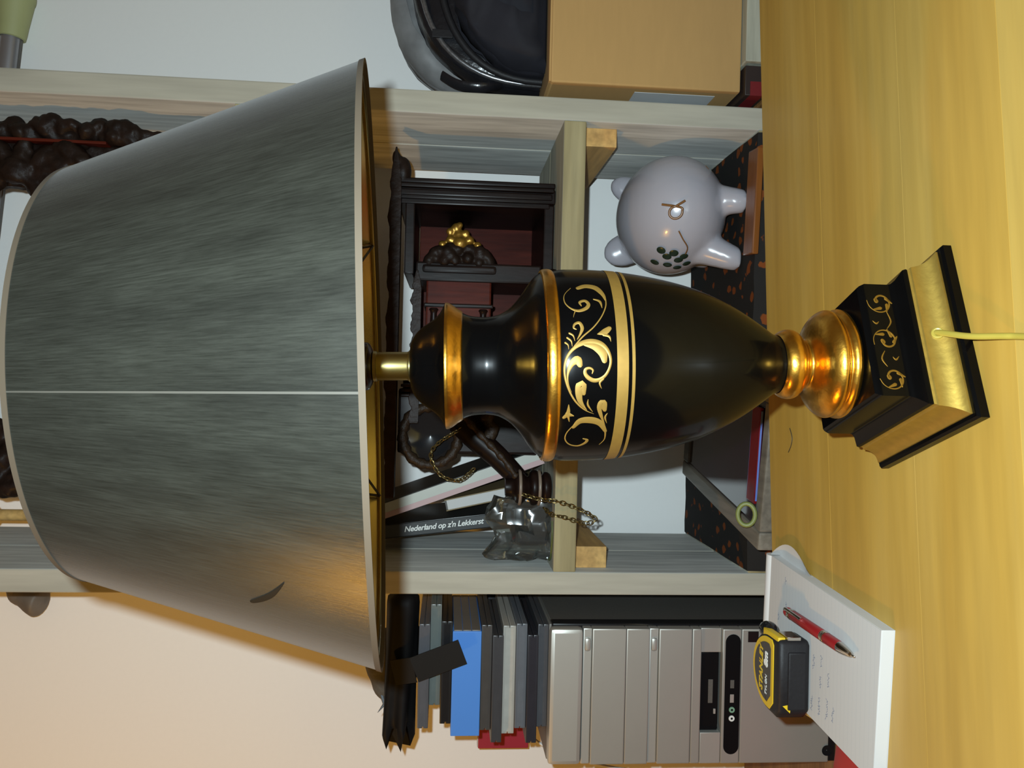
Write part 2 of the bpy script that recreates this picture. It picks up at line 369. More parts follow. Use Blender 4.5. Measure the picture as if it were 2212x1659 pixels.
link_mesh('shoulder_ring', lathe(new(), dense([(.2905, .0712), (.2915, .0724), (.2938, .0734), (.2972, .0734), (.2996, .0724), (.3004, .0706)], 3), 96, LM), M_gold, lamp, 60)
link_mesh('neck', lathe(new(), dense([(.2998, .0704), (.3040, .0675), (.3082, .0625), (.3129, .0555), (.3185, .0482), (.3239, .0430), (.3317, .0387), (.3395, .0373), (.3434, .0372), (.3508, .0378), (.3550, .0389), (.3592, .0406)], 3), 80, LM), M_black, lamp, 60)
link_mesh('cap_ring', lathe(new(), dense([(.3585, .0400), (.3592, .0416), (.3625, .0436), (.3662, .0463), (.3698, .0481), (.3716, .0480)], 3), 80, LM), M_gold, lamp, 60)
link_mesh('cap', lathe(new(), dense([(.3712, .0480), (.3728, .0457), (.3752, .0412), (.3790, .0367), (.3840, .0330), (.3890, .0295), (.3935, .0252), (.3965, .0205), (.3980, .0160), (.3986, .0115)], 3), 80, LM, False, True), M_black, lamp, 60)
link_mesh('stem', lathe(new(), [(.3975, .0118), (.3992, .0122), (.3998, .0112), (.4010, .0109), (.4235, .0109), (.4240, .0116), (.4262, .0118), (.4268, .0105)], 40, LM, False, True), M_brass, lamp, 40)
sk = link_mesh('socket', lathe(new(), dense([(.4265, .0105), (.4290, .0165), (.4340, .0185), (.4600, .0185), (.4720, .0165), (.4725, .0140)], 3), 40, LM, False, True), M_socket, lamp, 50)
link_mesh('bulb', lathe(new(), dense([(.4720, .0125), (.4820, .0135), (.4960, .0220), (.5120, .0295), (.5280, .0290), (.5400, .0210), (.5450, .0060), (.5452, .0005)], 3), 32, LM), M_bulb, lamp, 60)
def rbody(s):
    pr = dense(BODY, 3)
    for (a, ra), (b, rb) in zip(pr, pr[1:]):
        if a <= s <= b: return ra + (rb-ra)*(s-a)/(b-a)
    return pr[-1][1]
for s0, s1 in ((.2445, .2526), (.2398, .2420)):
    pr = [(s0 + (s1-s0)*i/5, rbody(s0 + (s1-s0)*i/5) + 0.00025) for i in range(6)]
    link_mesh('gold_band', lathe(new(), pr, 96, LM), M_goldp, body, 60)
STR = [[[-118.5,267.9,0.28],[-116.3,273.8,0.75],[-112.2,279.7,1.12],[-106.4,284.6,1.3],[-99.3,288.0,1.39],[-92.6,288.9,1.48],[-86.8,287.1,1.67],[-82.4,282.8,2.22],[-79.5,277.2,3.15],[-78.4,270.6,3.71],[-79.5,264.1,3.34],[-82.8,259.5,2.41],[-87.6,257.3,1.86],[-92.0,257.8,1.67],[-96.4,260.6,1.86],[-98.9,264.8,2.41],[-99.3,269.0,2.78],[-97.8,272.7,2.78],[-95.6,274.8,2.41],[-93.4,274.5,2.04],[-92.7,271.8,1.67],[-93.8,269.5,1.3],[-95.6,270.0,0.74]],[[-80.1,274.9,1.85],[-81.0,267.9,5.38],[-84.3,262.9,6.12],[-88.7,261.5,3.71]],[[-90.9,278.4,3.7],[-88.4,280.2,5.73],[-90.5,284.1,3.7],[-95.6,286.6,1.67],[-100.8,286.4,0.93],[-105.8,283.9,0.28]],[[-106.4,275.5,2.79],[-102.2,277.3,7.42],[-106.3,278.8,5.02],[-111.4,277.4,3.17],[-116.2,272.8,0.38]],[[-109.9,272.3,0.47],[-113.1,272.3,1.31],[-117.2,268.8,0.38]],[[-98.6,262.4,1.48],[-100.8,264.7,1.3],[-103.7,263.4,0.37]],[[-74.2,265.7,0.74],[-73.0,260.9,4.29],[-70.9,257.4,3.18]],[[-74.5,261.5,2.05],[-75.6,257.7,1.49],[-78.3,256.8,0.37]],[[-81.0,282.1,0.93],[-75.7,276.1,1.11],[-70.2,268.2,0.93],[-63.5,262.0,0.85],[-56.2,258.3,0.85],[-49.5,258.1,0.96]],[[-43.0,276.4,3.28],[-41.0,270.8,4.45],[-42.4,264.1,4.83],[-47.9,259.6,3.07],[-52.2,258.2,1.33]],[[-43.0,281.7,0.39],[-48.3,286.6,0.48],[-54.1,286.9,0.76],[-58.4,283.3,1.13],[-60.2,277.8,2.07],[-58.5,272.4,2.64],[-55.7,270.5,2.46],[-53.3,272.8,2.28],[-54.4,276.5,1.9],[-56.9,275.6,0.76]],[[-52.0,266.4,0.95],[-53.6,262.3,1.9],[-58.2,261.2,0.38]],[[-59.7,279.7,0.94],[-62.0,281.0,0.56],[-64.3,281.7,0.28]],[[-77.2,279.9,0.56],[-73.8,277.4,1.67],[-70.7,276.2,2.42],[-67.7,277.9,2.05],[-68.5,281.1,1.68],[-70.6,282.0,1.3],[-71.5,280.3,0.74]],[[-82.5,285.9,0.28],[-80.2,286.3,0.93],[-78.9,288.1,1.3]],[[-80.9,283.5,0.37],[-78.1,284.1,1.11],[-76.2,286.7,1.3]],[[-78.0,281.6,0.37],[-75.1,282.6,1.11],[-73.7,285.1,1.3]],[[-127.4,281.2,2.28],[-123.1,277.0,4.35],[-122.6,269.4,5.29],[-124.9,262.7,4.55],[-130.8,258.3,2.3]],[[-125.5,280.8,0.76],[-131.2,285.3,0.76],[-136.9,286.2,0.96],[-141.5,282.8,1.17],[-143.1,276.7,1.56],[-140.7,272.0,2.14],[-137.7,270.4,2.12],[-136.5,273.2,1.16]],[[-130.8,258.3,1.34],[-137.4,258.0,0.77],[-142.3,261.1,0.29]],[[-113.0,285.5,0.56],[-118.2,285.7,2.82],[-121.2,288.4,2.08]],[[-118.9,285.8,3.76],[-119.7,281.8,0.75]],[[-119.9,285.5,1.88],[-123.4,284.5,0.57]],[[-116.2,260.3,2.82],[-112.4,262.1,5.99],[-114.8,264.2,3.38],[-119.9,262.5,2.26],[-126.1,259.3,0.38]],[[-118.4,258.2,0.38],[-121.0,259.6,1.32],[-124.9,258.1,0.28]]]
def ribbon(bm, pts, ws, place):
    """flat tapered stroke: pts in a 2-D chart (metres), place(a, b, lift) -> 3-D"""
    c = spline([(a, b, w_) for (a, b), w_ in zip(pts, ws)], 5)
    m = len(c); prev = None
    def ring(p, t, wd):
        nrm = Vector((-t.y, t.x)); h = max(wd, 0.00015)/2
        return [place(p.x + nrm.x*h*k, p.y + nrm.y*h*k, 0.00032 if abs(k) < 0.9 else 0.00012) for k in (-1, -0.5, 0, 0.5, 1)]
    rows = []
    # round start cap
    t0 = (c[1]-c[0]).xy.normalized()
    for f in (0.95, 0.6): rows.append(ring(Vector((c[0].x - t0.x*c[0].z*0.5*f, c[0].y - t0.y*c[0].z*0.5*f)), t0, c[0].z*math.sqrt(1-f*f)))
    for i, p_ in enumerate(c):
        t = (c[min(i+1, m-1)]-c[max(i-1, 0)]).xy
        t = t.normalized() if t.length > 1e-9 else t0
        rows.append(ring(p_.xy, t, p_.z))
    for f in (0.6, 0.95): rows.append(ring(Vector((c[-1].x + t.x*c[-1].z*0.5*f, c[-1].y + t.y*c[-1].z*0.5*f)), t, c[-1].z*math.sqrt(1-f*f)))
    vr = [[bm.verts.new(v) for v in r_] for r_ in rows]
    for a, b in zip(vr, vr[1:]):
        for k in range(4): bm.faces.new((a[k], a[k+1], b[k+1], b[k]))
def on_body(a, b, lift):
    th = a/0.072; R = rbody(b) + lift
    return LM @ Vector((R*math.cos(th), R*math.sin(th), b))
for turn in (0, 180):
    orn = new()
    for s_ in STR:
        ribbon(orn, [(math.radians(a + turn)*0.072, z/1000) for a, z, w_ in s_], [w_/1000 for a, z, w_ in s_], on_body)
    link_mesh('scroll_ornament', orn, M_goldp, body, 60)
# smaller scrolls on the four faces of the plinth block
M_gold_dim = mat('worn_gold_paint', lin(0.17, 0.085, 0.010), 0.55, 0.5, var=0.3, scale=200, Specular_IOR_Level=0.1)
def volute(cx_, cz_, R, flip, place, rot=0.0):
    pts, ws = [], []
    for i in range(15):
        t = i/14; a = rot + flip*(0.3 + t*6.2); r_ = R*(1.05 - 0.70*t)
        pts.append((cx_ + r_*math.cos(a), cz_ + r_*math.sin(a))); ws.append(0.0005 + 0.0009*(0.3 + t)*(1 if t > 0.15 else 0.5))
    ribbon(orn2, pts, ws, place)
    a = rot + flip*6.5; b = (cx_ + R*0.30*math.cos(a), cz_ + R*0.30*math.sin(a))
    ribbon(orn2, [b, (b[0] + R*0.10, b[1] + R*0.05)], [0.0034, 0.0030], place)
    for k in (1.2, 2.4, 3.4):
        a = rot + flip*k
        ribbon(orn2, [(cx_ + R*0.9*math.cos(a), cz_ + R*0.9*math.sin(a)), (cx_ + R*0.55*math.cos(a+flip*0.6), cz_ + R*0.55*math.sin(a+flip*0.6))], [0.0010, 0.0026], place)
for fcn in (0, 2):
    orn2 = new()
    FM = T(*AX) @ RZ(FACE + math.pi/2 + fcn*math.pi/2)
    def on_face(a, b, lift): return FM @ Vector((a, -0.0446 - lift, b))
    volute(0.0300, 0.0505, 0.0098, 1, on_face, 1.2); volute(-0.0015, 0.0510, 0.0098, -1, on_face, 2.2); volute(-0.0305, 0.0510, 0.0098, 1, on_face, 1.4)
    ribbon(orn2, [(0.022, 0.047), (0.014, 0.045), (0.008, 0.049)], [0.0006, 0.0012, 0.0005], on_face)
    ribbon(orn2, [(-0.010, 0.054), (-0.016, 0.057), (-0.022, 0.054)], [0.0006, 0.0012, 0.0005], on_face)
    ribbon(orn2, [(0.014, 0.059), (0.012, 0.0565), (0.0135, 0.0545)], [0.0004, 0.0014, 0.0004], on_face)
    ribbon(orn2, [(-0.014, 0.0440), (-0.0165, 0.0465), (-0.0145, 0.0485)], [0.0004, 0.0014, 0.0004], on_face)
    link_mesh('scroll_ornament', orn2, M_gold_dim, blk, 60)
# shade
SCn = Vector((0.0095, 0.6115, 0.0534)); zs = Vector((-.0517, -.0594, 1)).normalized(); xs_ = Vector((1, 0, 0)); xs_ = (xs_ - zs*xs_.dot(zs)).normalized(); ys_ = zs.cross(xs_)
SM = Matrix(((xs_.x, ys_.x, zs.x, SCn.x), (xs_.y, ys_.y, zs.y, SCn.y), (xs_.z, ys_.z, zs.z, SCn.z), (0, 0, 0, 1)))
H_, R1, R2 = 0.1958, 0.2143, 0.1428
def rs(z): return R1 + (R2-R1)*z/H_
shade = link_mesh('lamp_shade', lathe(new(), [(H_*i/16, rs(H_*i/16)) for i in range(17)], 160, SM, uv=True), M_shade, lamp, 60)
link_mesh('lining', lathe(new(), [(H_*i/8, rs(H_*i/8) - 0.0014) for i in range(9)], 128, SM), M_lining, shade, 60)
def rim(z, dz, rr):
    zz = [z - dz, z - dz, z + dz, z + dz, z - dz]; k = [0.0006, -0.0022, -0.0022, 0.0006, 0.0006]
    return lathe(new(), [(a, rs(a) + b) for a, b in zip(zz, k)], 160, SM)
link_mesh('bottom_trim', rim(0.0012, 0.0018, 0), M_trim, shade, 40)
link_mesh('top_trim', rim(H_ - 0.0012, 0.0018, 0), M_trim, shade, 40)
# vertical seam line in front
sea = new(); ang = math.radians(-90 - 4.2); d_ = 0.0030
vr = []
for i in range(17):
    z = H_*i/16; vr.append([sea.verts.new(SM @ Vector(((rs(z)+0.0005)*math.cos(ang+k*0.0032), (rs(z)+0.0005)*math.sin(ang+k*0.0032), z))) for k in (-1, 1)])
for a, b in zip(vr, vr[1:]): sea.faces.new((a[0], a[1], b[1], b[0]))
link_mesh('seam', sea, mat('seam_edge', lin(0.055, 0.05, 0.04), 0.5), shade, 60)
scf = new()
def on_shade(a, b, lift):
    R_ = rs(b) + lift + 0.0003
    return SM @ Vector((R_*math.cos(a/0.19), R_*math.sin(a/0.19), b))
ribbon(scf, [(math.radians(a)*0.19, b) for a, b in ((-135.4, .0699), (-133.7, .0638), (-131.6, .0576), (-129.1, .0522), (-127.3, .0487))], [0.0030, 0.0040, 0.0036, 0.0020, 0.0006], on_shade)
link_mesh('scuff_mark', scf, mat('scuffed_fabric', lin(0.010, 0.0075, 0.005), 0.6, Specular_IOR_Level=0.1), shade, 60)
# wire spider: bottom ring, top ring, arms to the socket
ws_ = new()
ringp = lambda z, r, n=72: [SM @ Vector((r*math.cos(2*math.pi*i/n), r*math.sin(2*math.pi*i/n), z)) for i in range(n)]
tube(ws_, ringp(0.004, rs(0.004)-0.004), 0.0016, 6, True); tube(ws_, ringp(H_-0.004, rs(H_-0.004)-0.004), 0.0016, 6, True)
link_mesh('wire_ring', ws_, M_brass, shade, 60)
hub = LM @ Vector((0, 0, 0.468))
for a in (55, 125, 270):
    a = math.radians(a); wb = new()
    v0 = SM @ Vector(((R1-0.006)*math.cos(a), (R1-0.006)*math.sin(a), 0.004)); v1 = SM @ Vector(((R2-0.006)*math.cos(a), (R2-0.006)*math.sin(a), H_-0.004))
    tube(wb, [v0, v1], 0.0013, 6); tube(wb, [v0, v0.lerp(hub, 0.5) + Vector((0, 0, 0.012)), hub], 0.0013, 6)
    link_mesh('spider_wire', wb, M_wire, shade, 60)
# cord: out of the cove, over the plinth edge, along the table towards the viewer
hole = BM @ Vector((-0.0005, -0.0560, 0.0203))
cp = [hole, BM @ Vector((-0.0012, -0.0600, 0.0196)), Vector((0.0405, 0.528, -0.3555)), Vector((0.0395, 0.505, -0.3640)), Vector((0.0386, 0.4911, -0.3674)), Vector((0.0345, 0.446, -0.3676)), Vector((0.030, 0.38, -0.3676)), Vector((0.03, 0.25, -0.3676))]
link_mesh('power_cord', tube(new(), spline(cp, 8), 0.0023, 10), M_cord, lamp, 60)

tag(link_mesh('curled_hair', tube(new(), spline([(-0.0402, 0.8469, -0.3695), (-0.0497, 0.8404, -0.3694), (-0.0583, 0.8422, -0.3694), (-0.0663, 0.8489, -0.3695)], 6), 0.0005, 6), mat('dark_hair', lin(0.03, 0.018, 0.006), 0.6), smooth=60), 'short dark curled hair on the table behind the lamp foot', 'hair')

# ------------------------------------------------------------------ notepad, pen, tape measure
PW, PL, PT = 0.128, 0.234, 0.012
PM = T(-0.180, 0.868, -0.37) @ RZ(math.radians(-3.3))          # far right corner, local x left is negative, -y to the viewer
pad = thing('notepad', 'thick white ruled notepad lying over the table corner', 'notepad', (PM @ Vector((-PW/2, -PL/2, 0)))[:])
pgs = new(); box(pgs, -PW, 0, -PL, -0.004, 0.0004, PT-0.0006, bev=0.0006, M=PM)
link_mesh('page_block', pgs, M_paper, pad, 30)
pg = link_mesh('top_sheet', bx(-PW, 0, -PL, -0.004, PT-0.0006, PT, M=PM), M_ruled, pad, 0)
link_mesh('spine_roll', lathe(new(), [(-PW, .0074), (0, .0074)], 24, PM @ T(0, -0.003, PT/2+0.0016) @ RY(math.pi/2), True, True), M_paper, pad, 50)
link_mesh('backing_card', bx(-PW, 0, -PL, -0.002, 0.0, 0.0006, M=PM), M_tapew, pad, 0)
# a loose sheet folded round the head of the pad, bulging out on the right
cs = new(); rows = []
for i in range(15):
    t = i/14
    y = -0.002 - 0.085*t; bulge = 0.020*math.sin(math.pi*min(1, t*1.05))**0.9
    rows.append([cs.verts.new(PM @ Vector((-0.03, y, 0.0012))), cs.verts.new(PM @ Vector((bulge*0.6, y, 0.0012 + 0.003*math.sin(math.pi*t)))), cs.verts.new(PM @ Vector((bulge, y, 0.0035 + 0.0065*(1-t))))])
for a, b in zip(rows, rows[1:]):
    for k in range(2): cs.faces.new((a[k], a[k+1], b[k+1], b[k]))
link_mesh('folded_sheet', cs, M_paper, pad, 60)
hw = new()
def scrib(x0, y0, n, s=0.0022):
    P_ = []
    for i in range(n*4):
        P_.append((x0 + i*s*0.33, y0 + (random.random()-0.5)*s*1.5 + 0.0008*math.sin(i*1.9)))
    def on_pad(a, b, lift): return PM @ Vector((a, b, PT + 0.0001 + lift*0.3))
    ribbon(hw, P_, [0.00038]*len(P_), on_pad)
for (x0, y0, n) in ((-0.085, -0.035, 5), (-0.062, -0.035, 3), (-0.048, -0.052, 4), (-0.100, -0.052, 4), (-0.020, -0.048, 3), (-0.118, -0.135, 6), (-0.092, -0.135, 4), (-0.116, -0.150, 7), (-0.085, -0.150, 5), (-0.112, -0.162, 5), (-0.080, -0.120, 5), (-0.072, -0.135, 4), (-0.120, -0.120, 5)):
    scrib(x0, y0, n)
tag(link_mesh('handwriting', hw, M_ink, pg, 0), None, None, kind='stuff')

a_, b_ = Vector((-0.2255, 0.806, -0.3523)), Vector((-0.2265, 0.668, -0.3538))
pen = thing('ballpoint_pen', 'dark red ballpoint pen with chrome clip lying on the notepad', 'pen', ((a_+b_)/2 - Vector((0, 0, 0.0055)))[:])
dv = (b_ - a_).normalized(); PNM = frame(a_, Vector((0, 0, 1)).cross(dv), Vector((0, 0, 1)))   # local z along the pen
PNM = Matrix.Translation(a_) @ dv.to_track_quat('Z', 'Y').to_matrix().to_4x4()
def pl(name, prof, m, cap=(True, True)): return link_mesh(name, lathe(new(), prof, 24, PNM, *cap), m, pen, 40)
pl('stylus_tip', dense([(0.000, .0005), (.0012, .0032), (.0045, .0048), (.0090, .0046), (.0110, .0036)], 3), M_penred)
pl('cap_ring', [(.0108, .0038), (.0112, .0052), (.0140, .0055), (.0160, .0052), (.0166, .0046)], M_chrome)
pl('barrel', [(.0160, .0045), (.0175, .0052), (.0800, .0053), (.0815, .0050)], M_penred)
pl('band', [(.0812, .0050), (.0818, .0055), (.0832, .0055), (.0838, .0050), (.0850, .0050), (.0856, .0055), (.0870, .0055), (.0876, .0050)], M_chrome)
pl('grip', [(.0876, .0050), (.0885, .0053), (.1100, .0051), (.1130, .0049)], M_penred)
pl('nib_cone', dense([(.1125, .0050), (.1145, .0050), (.1230, .0040), (.1310, .0026), (.1340, .0013), (.1375, .0009), (.1382, .0003)], 3), M_chrome)
clip = new(); side = (Vector((0, 0, 1)).cross(dv)).normalized()*(-1); upv = Vector((0, 0, 1))
off = (Vector((1, 0, 0))*0.0045 + upv*0.0052)
tube(clip, [a_ + dv*0.013 + off*0.5, a_ + dv*0.0105 + off*1.1, a_ + dv*0.016 + off*1.25, a_ + dv*0.036 + off*1.10, a_ + dv*0.044 + off*0.85], [.0018, .0020, .0018, .0016, .0018], 8)
link_mesh('clip', clip, M_chrome, pen, 60)

TPM = T(-0.2800, 0.758, -0.358) @ RZ(math.radians(1.0)) @ Matrix.Scale(1.05, 4)
tape = thing('tape_measure', 'black and yellow tape measure lying flat on the notepad', 'tape measure', (TPM @ Vector((0, 0.034, 0)))[:])
def dshape(k, n=22, flat=0.0, wx=0.0365, dy=0.064):
    pts = [(-wx+k+0.008, flat+k), (wx-k-0.004, flat+k)]
    cxm, cym, rx, ry = 0, 0.024, wx-k, dy-0.024-k
    pts.append((wx-k, flat+k+0.004))
    for i in range(n+1):
        a = math.pi*i/n; pts.append((cxm + rx*math.cos(a), cym + ry*math.sin(a)))
    pts.append((-wx+k, flat+k+0.008))
    return pts
link_mesh('case', prism(new(), dshape(0.0), 0.0006, 0.0305, TPM, 0.0050, 3), M_rubber, tape, 50)
lb = link_mesh('label_rim', prism(new(), dshape(0.0035, flat=0.008), 0.0300, 0.0312, TPM, 0.0005, 1), M_yellow, tape, 40)
link_mesh('label_face', prism(new(), dshape(0.0088, flat=0.008), 0.0310, 0.0316, TPM), M_labelgrey, tape, 40)
link_mesh('lettering', text_bm('STANLEY', 0.0104, TPM @ T(0.000, 0.0385, 0.0318), 0.00015, 0.25, 1.0, 0.0003), M_yellow, tape, 0)
link_mesh('lettering', text_bm('TYLON', 0.0058, TPM @ T(-0.0130, 0.0265, 0.0318), 0.00015, 0.25), M_whitep, tape, 0)
link_mesh('lettering', text_bm('8m', 0.0115, TPM @ T(0.0110, 0.0270, 0.0318), 0.00015, 0.2, 1.0, 0.0005), M_whitep, tape, 0)
link_mesh('nose_trim', bx(0.0300, 0.0385, 0.004, 0.040, 0.0225, 0.0300, bev=0.0018, M=TPM), M_yellow, tape, 40)
lbm = new(); ell(lbm, (0.0345, 0.044, 0.0225), (0.0080, 0.0130, 0.0085)); lbm.transform(TPM)
link_mesh('lock_button', lbm, M_gloss, tape, 60)
link_mesh('end_hook', bx(0.0360, 0.0392, 0.002, 0.022, 0.0090, 0.0222, bev=0.0006, M=TPM), M_chrome, tape, 40)
link_mesh('belt_pad', bx(-0.027, 0.026, -0.0018, 0.004, 0.005, 0.0220, bev=0.0017, M=TPM), M_rubber, tape, 40)
link_mesh('arrow_mark', prism(new(), [(-0.0335, 0.0195), (-0.0255, 0.0185), (-0.0270, 0.0265)], 0, 0.0004, TPM @ T(0.004, -0.0001, 0) @ RX(math.pi/2)), M_yellow, tape, 0)

# ------------------------------------------------------------------ computer tower on a low cabinet
M_oak = wood('oak_cabinet', S(110, 76, 42), S(128, 92, 54), S(140, 104, 64), (2, 24, 24), 0.5)
cab = thing('low_cabinet', 'low oak cabinet carrying the computer tower', 'cabinet', (-0.55, 1.27, -ZC))
link_mesh('cabinet_body', bx(-0.82, -0.30, 1.09, 1.44, -ZC, -0.582, bev=0.002), M_oak, cab, 30)
link_mesh('cabinet_top', bx(-0.83, -0.292, 1.08, 1.445, -0.582, -0.560, bev=0.002), M_oak, cab, 30)
for x0 in (-0.81, -0.555):
    dr = link_mesh('cabinet_door', bx(x0, x0+0.245, 1.078, 1.091, -ZC+0.05, -0.60, bev=0.002), M_oak, cab, 30)
    kb = new(); ell(kb, (x0 + (0.225 if x0 < -0.7 else 0.02), 1.070, -0.82), (0.011, 0.011, 0.011)); link_mesh('knob', kb, M_brass, dr, 60)
X0, X1, TZ, BZ, TF = -0.524, -0.331, -0.150, -0.5595, 1.10
tw = thing('computer_tower', 'silver desktop computer tower with black side trim under the disc cases', 'computer', (-0.4275, 1.26, BZ))
link_mesh('case', bx(X0+0.003, X1-0.003, 1.135, 1.435, BZ+0.006, TZ-0.004, bev=0.002), M_case, tw, 40)
link_mesh('top_cover', bx(X0+0.002, X1-0.002, 1.121, 1.436, TZ-0.0060, TZ-0.0002, bev=0.002), mat('grey_top_cover', lin(0.11, 0.105, 0.095), 0.5, var=0.1, scale=300), tw, 40)
link_mesh('black_bezel', bx(X0, X1, TF+0.016, 1.140, BZ, TZ-0.0035, bev=0.003), M_gloss, tw, 40)
# front panel built as separate pieces with grooves between them
def fp(name, z0, z1, m, x0=X0+0.003, x1=X1-0.003, y0=TF, y1=TF+0.020, bev=0.0015, par=None): return link_mesh(name, bx(x0, x1, y0, y1, z0, z1, bev=bev), m, par or tw, 40)
fp('top_brow', -0.1955, TZ, M_silver2, bev=0.006)
b1 = fp('drive_bay_cover', -0.2555, -0.2085, M_silver, y0=TF+0.0010); g1 = fp('drive_bay_lip', -0.2080, -0.1960, M_silver2, y0=TF+0.004)
b2 = fp('drive_bay_cover', -0.2885, -0.2560, M_silver, y0=TF+0.0010); g2 = fp('drive_bay_lip', -0.3015, -0.2890, M_silver2, y0=TF+0.004)
b3 = fp('drive_bay_cover', -0.3485, -0.3020, M_silver, y0=TF+0.0010); fp('drive_bay_cover', -0.3620, -0.3490, M_silver, y0=TF+0.0010)
for z in (-0.2020, -0.2952):
    bt = fp('eject_button', z-0.0042, z+0.0042, M_silver2, X1-0.034, X1-0.016, TF+0.0012, TF+0.006, 0.0035, g1 if z > -0.25 else g2)
# recessed floppy bay
fp('bay_recess', -0.392, -0.362, M_silver, y0=TF+0.016, y1=TF+0.0205, bev=0.0005)
fp('bay_cheek', -0.3915, -0.3625, M_silver, X1-0.037, X1-0.003, TF+0.006, TF+0.018, 0.001)
fp('bay_cheek', -0.3915, -0.3625, M_silver2, X0+0.003, X0+0.046, TF+0.001, TF+0.018, 0.001)
fd = fp('floppy_drive', -0.3885, -0.3635, M_matblack, X0+0.047, X1-0.038, TF+0.007, TF+0.018, 0.0008)
fp('disk_slot', -0.3810, -0.3745, M_case, X0+0.085, X1-0.075, TF+0.006, TF+0.010, 0.0004, par=fd)
fp('eject_tab', -0.3855, -0.3825, M_silver2, X0+0.070, X0+0.077, TF+0.0055, TF+0.009, 0.0004, par=fd)
fp('lower_panel', -0.4185, -0.3920, M_silver, y0=TF)
low = fp('lower_panel', BZ+0.012, -0.4190, M_silver, y0=TF)
fp('foot_plinth', BZ, BZ+0.012, M_gloss, y0=TF+0.003, bev=0.002)
pill = new(); n = 12; hr = 0.0108; zc = -0.4065; xa_, xb_ = X0+0.016+hr, X1-0.010-hr
poly = [(xb_ + hr*math.cos(-math.pi/2 + math.pi*i/n), zc + hr*math.sin(-math.pi/2 + math.pi*i/n)) for i in range(n+1)] + [(xa_ + hr*math.cos(math.pi/2 + math.pi*i/n), zc + hr*math.sin(math.pi/2 + math.pi*i/n)) for i in range(n+1)]
prism(pill, poly, 0, 0.0012, T(0, TF+0.0006, 0) @ RX(math.pi/2))
pp = link_mesh('port_panel', pill, M_matblack, tw, 40)
for i, xx in enumerate((-0.446, -0.458)):
    rg = new(); lathe(rg, [(0.0, .0016), (0.0, .0040), (-0.0008, .0042)], 20, T(xx, TF-0.0014, -0.4065) @ RX(math.pi/2)); rg2 = rg
    link_mesh('audio_jack', rg, mat('jack_green', lin(0.16, 0.30, 0.20), 0.5) if i == 0 else M_whitep, pp, 0)
link_mesh('usb_port', bx(-0.436, -0.4245, TF-0.0010, TF+0.001, -0.4090, -0.4035, bev=0.0002), M_silver2, pp, 0)
link_mesh('usb_port', bx(-0.416, -0.4045, TF-0.0009, TF+0.001, -0.4090, -0.4035, bev=0.0002), M_case, pp, 0)
link_mesh('badge', bx(X1-0.021, X1-0.006, TF-0.0006, TF+0.001, -0.4425, -0.4275, bev=0.0003), M_gloss, low, 0)
wn = new(); lathe(wn, [(0, .0005), (0, .007), (0.001, .0075)], 20, T(X0+0.02, TF-0.0004, -0.545) @ RX(math.pi/2)); link_mesh('power_lamp', wn, M_gloss, low, 0)

# ------------------------------------------------------------------ stack of disc cases on the tower
DVD = [  # thickness, right edge x, width, colour, label, front y
    (.0150, -.334, .143, lin(.050, .052, .058), 'dark grey disc case at the bottom of the stack on the tower', 1.122),
    (.0150, -.346, .149, lin(.018, .018, .024), 'blue-black disc case, second from the bottom of the stack', 1.112),
    (.0155, -.332, .145, lin(.085, .095, .110), 'slate grey disc case right under the clear case', 1.118),
    (.0180, -.336, .150, lin(.30, .29, .26), 'pale clear plastic disc case in the middle of the stack', 1.122),
    (.0150, -.346, .147, lin(.035, .036, .040), 'charcoal disc case just above the clear one', 1.110),
    (.0150, -.335, .146, lin(.045, .042, .040), 'dark brown-grey disc case directly under the blue box', 1.122),
    (.0400, -.342, .146, lin(.05, .19, .55), 'thick bright blue boxed set in the stack on the tower', 1.120),
    (.0155, -.331, .142, lin(.008, .008, .009), 'glossy black disc case directly on the blue box', 1.125),
    (.0155, -.310, .141, lin(.090, .105, .100), 'grey-green disc case pushed to the right, near the stack top', 1.135),
    (.0155, -.334, .144, lin(.060, .062, .070), 'grey disc case at the top, under the umbrella', 1.122)]
z = TZ
for i, (t, xr, wd, c, lab, fy) in enumerate(DVD):
    dp = 0.19
    if i == 6:
        o = thing('box_set', lab, 'box', (xr-wd/2, fy+dp/2, z))
        link_mesh('slipcase', bx(xr-wd, xr-0.0012, fy, fy+dp, z+0.0001, z+t, bev=0.001), mat('blue_card', c, 0.5, var=0.02), o, 40)
        for k in range(3): link_mesh('inner_case', bx(xr-0.0030, xr, fy+0.002, fy+dp-0.002, z+0.0015+k*0.0125, z+0.0135+k*0.0125, bev=0.0008), mat('grey_inner', lin(.13, .115, .10), 0.4), o, 40)
    else:
        o = thing('disc_case', lab, 'disc case', (xr-wd/2, fy+dp/2, z), 'disc cases stacked on the tower')
        mm_ = mat('case_plastic', c, 0.35, var=0.1)
        link_mesh('lower_shell', bx(xr-wd, xr, fy, fy+dp, z+0.0001, z+t*0.5-0.0003, bev=0.0012), mm_, o, 40)
        link_mesh('upper_shell', bx(xr-wd, xr, fy, fy+dp, z+t*0.5+0.0003, z+t-0.0001, bev=0.0012), mm_, o, 40)
        link_mesh('sleeve_edge', bx(xr-wd+0.003, xr-0.003, fy-0.0003, fy+dp-0.004, z+0.0035, z+t-0.0035), mat('sleeve', mul(c, 1.15), 0.25, var=0.15, scale=90), o, 0)
    z += t
STK = z
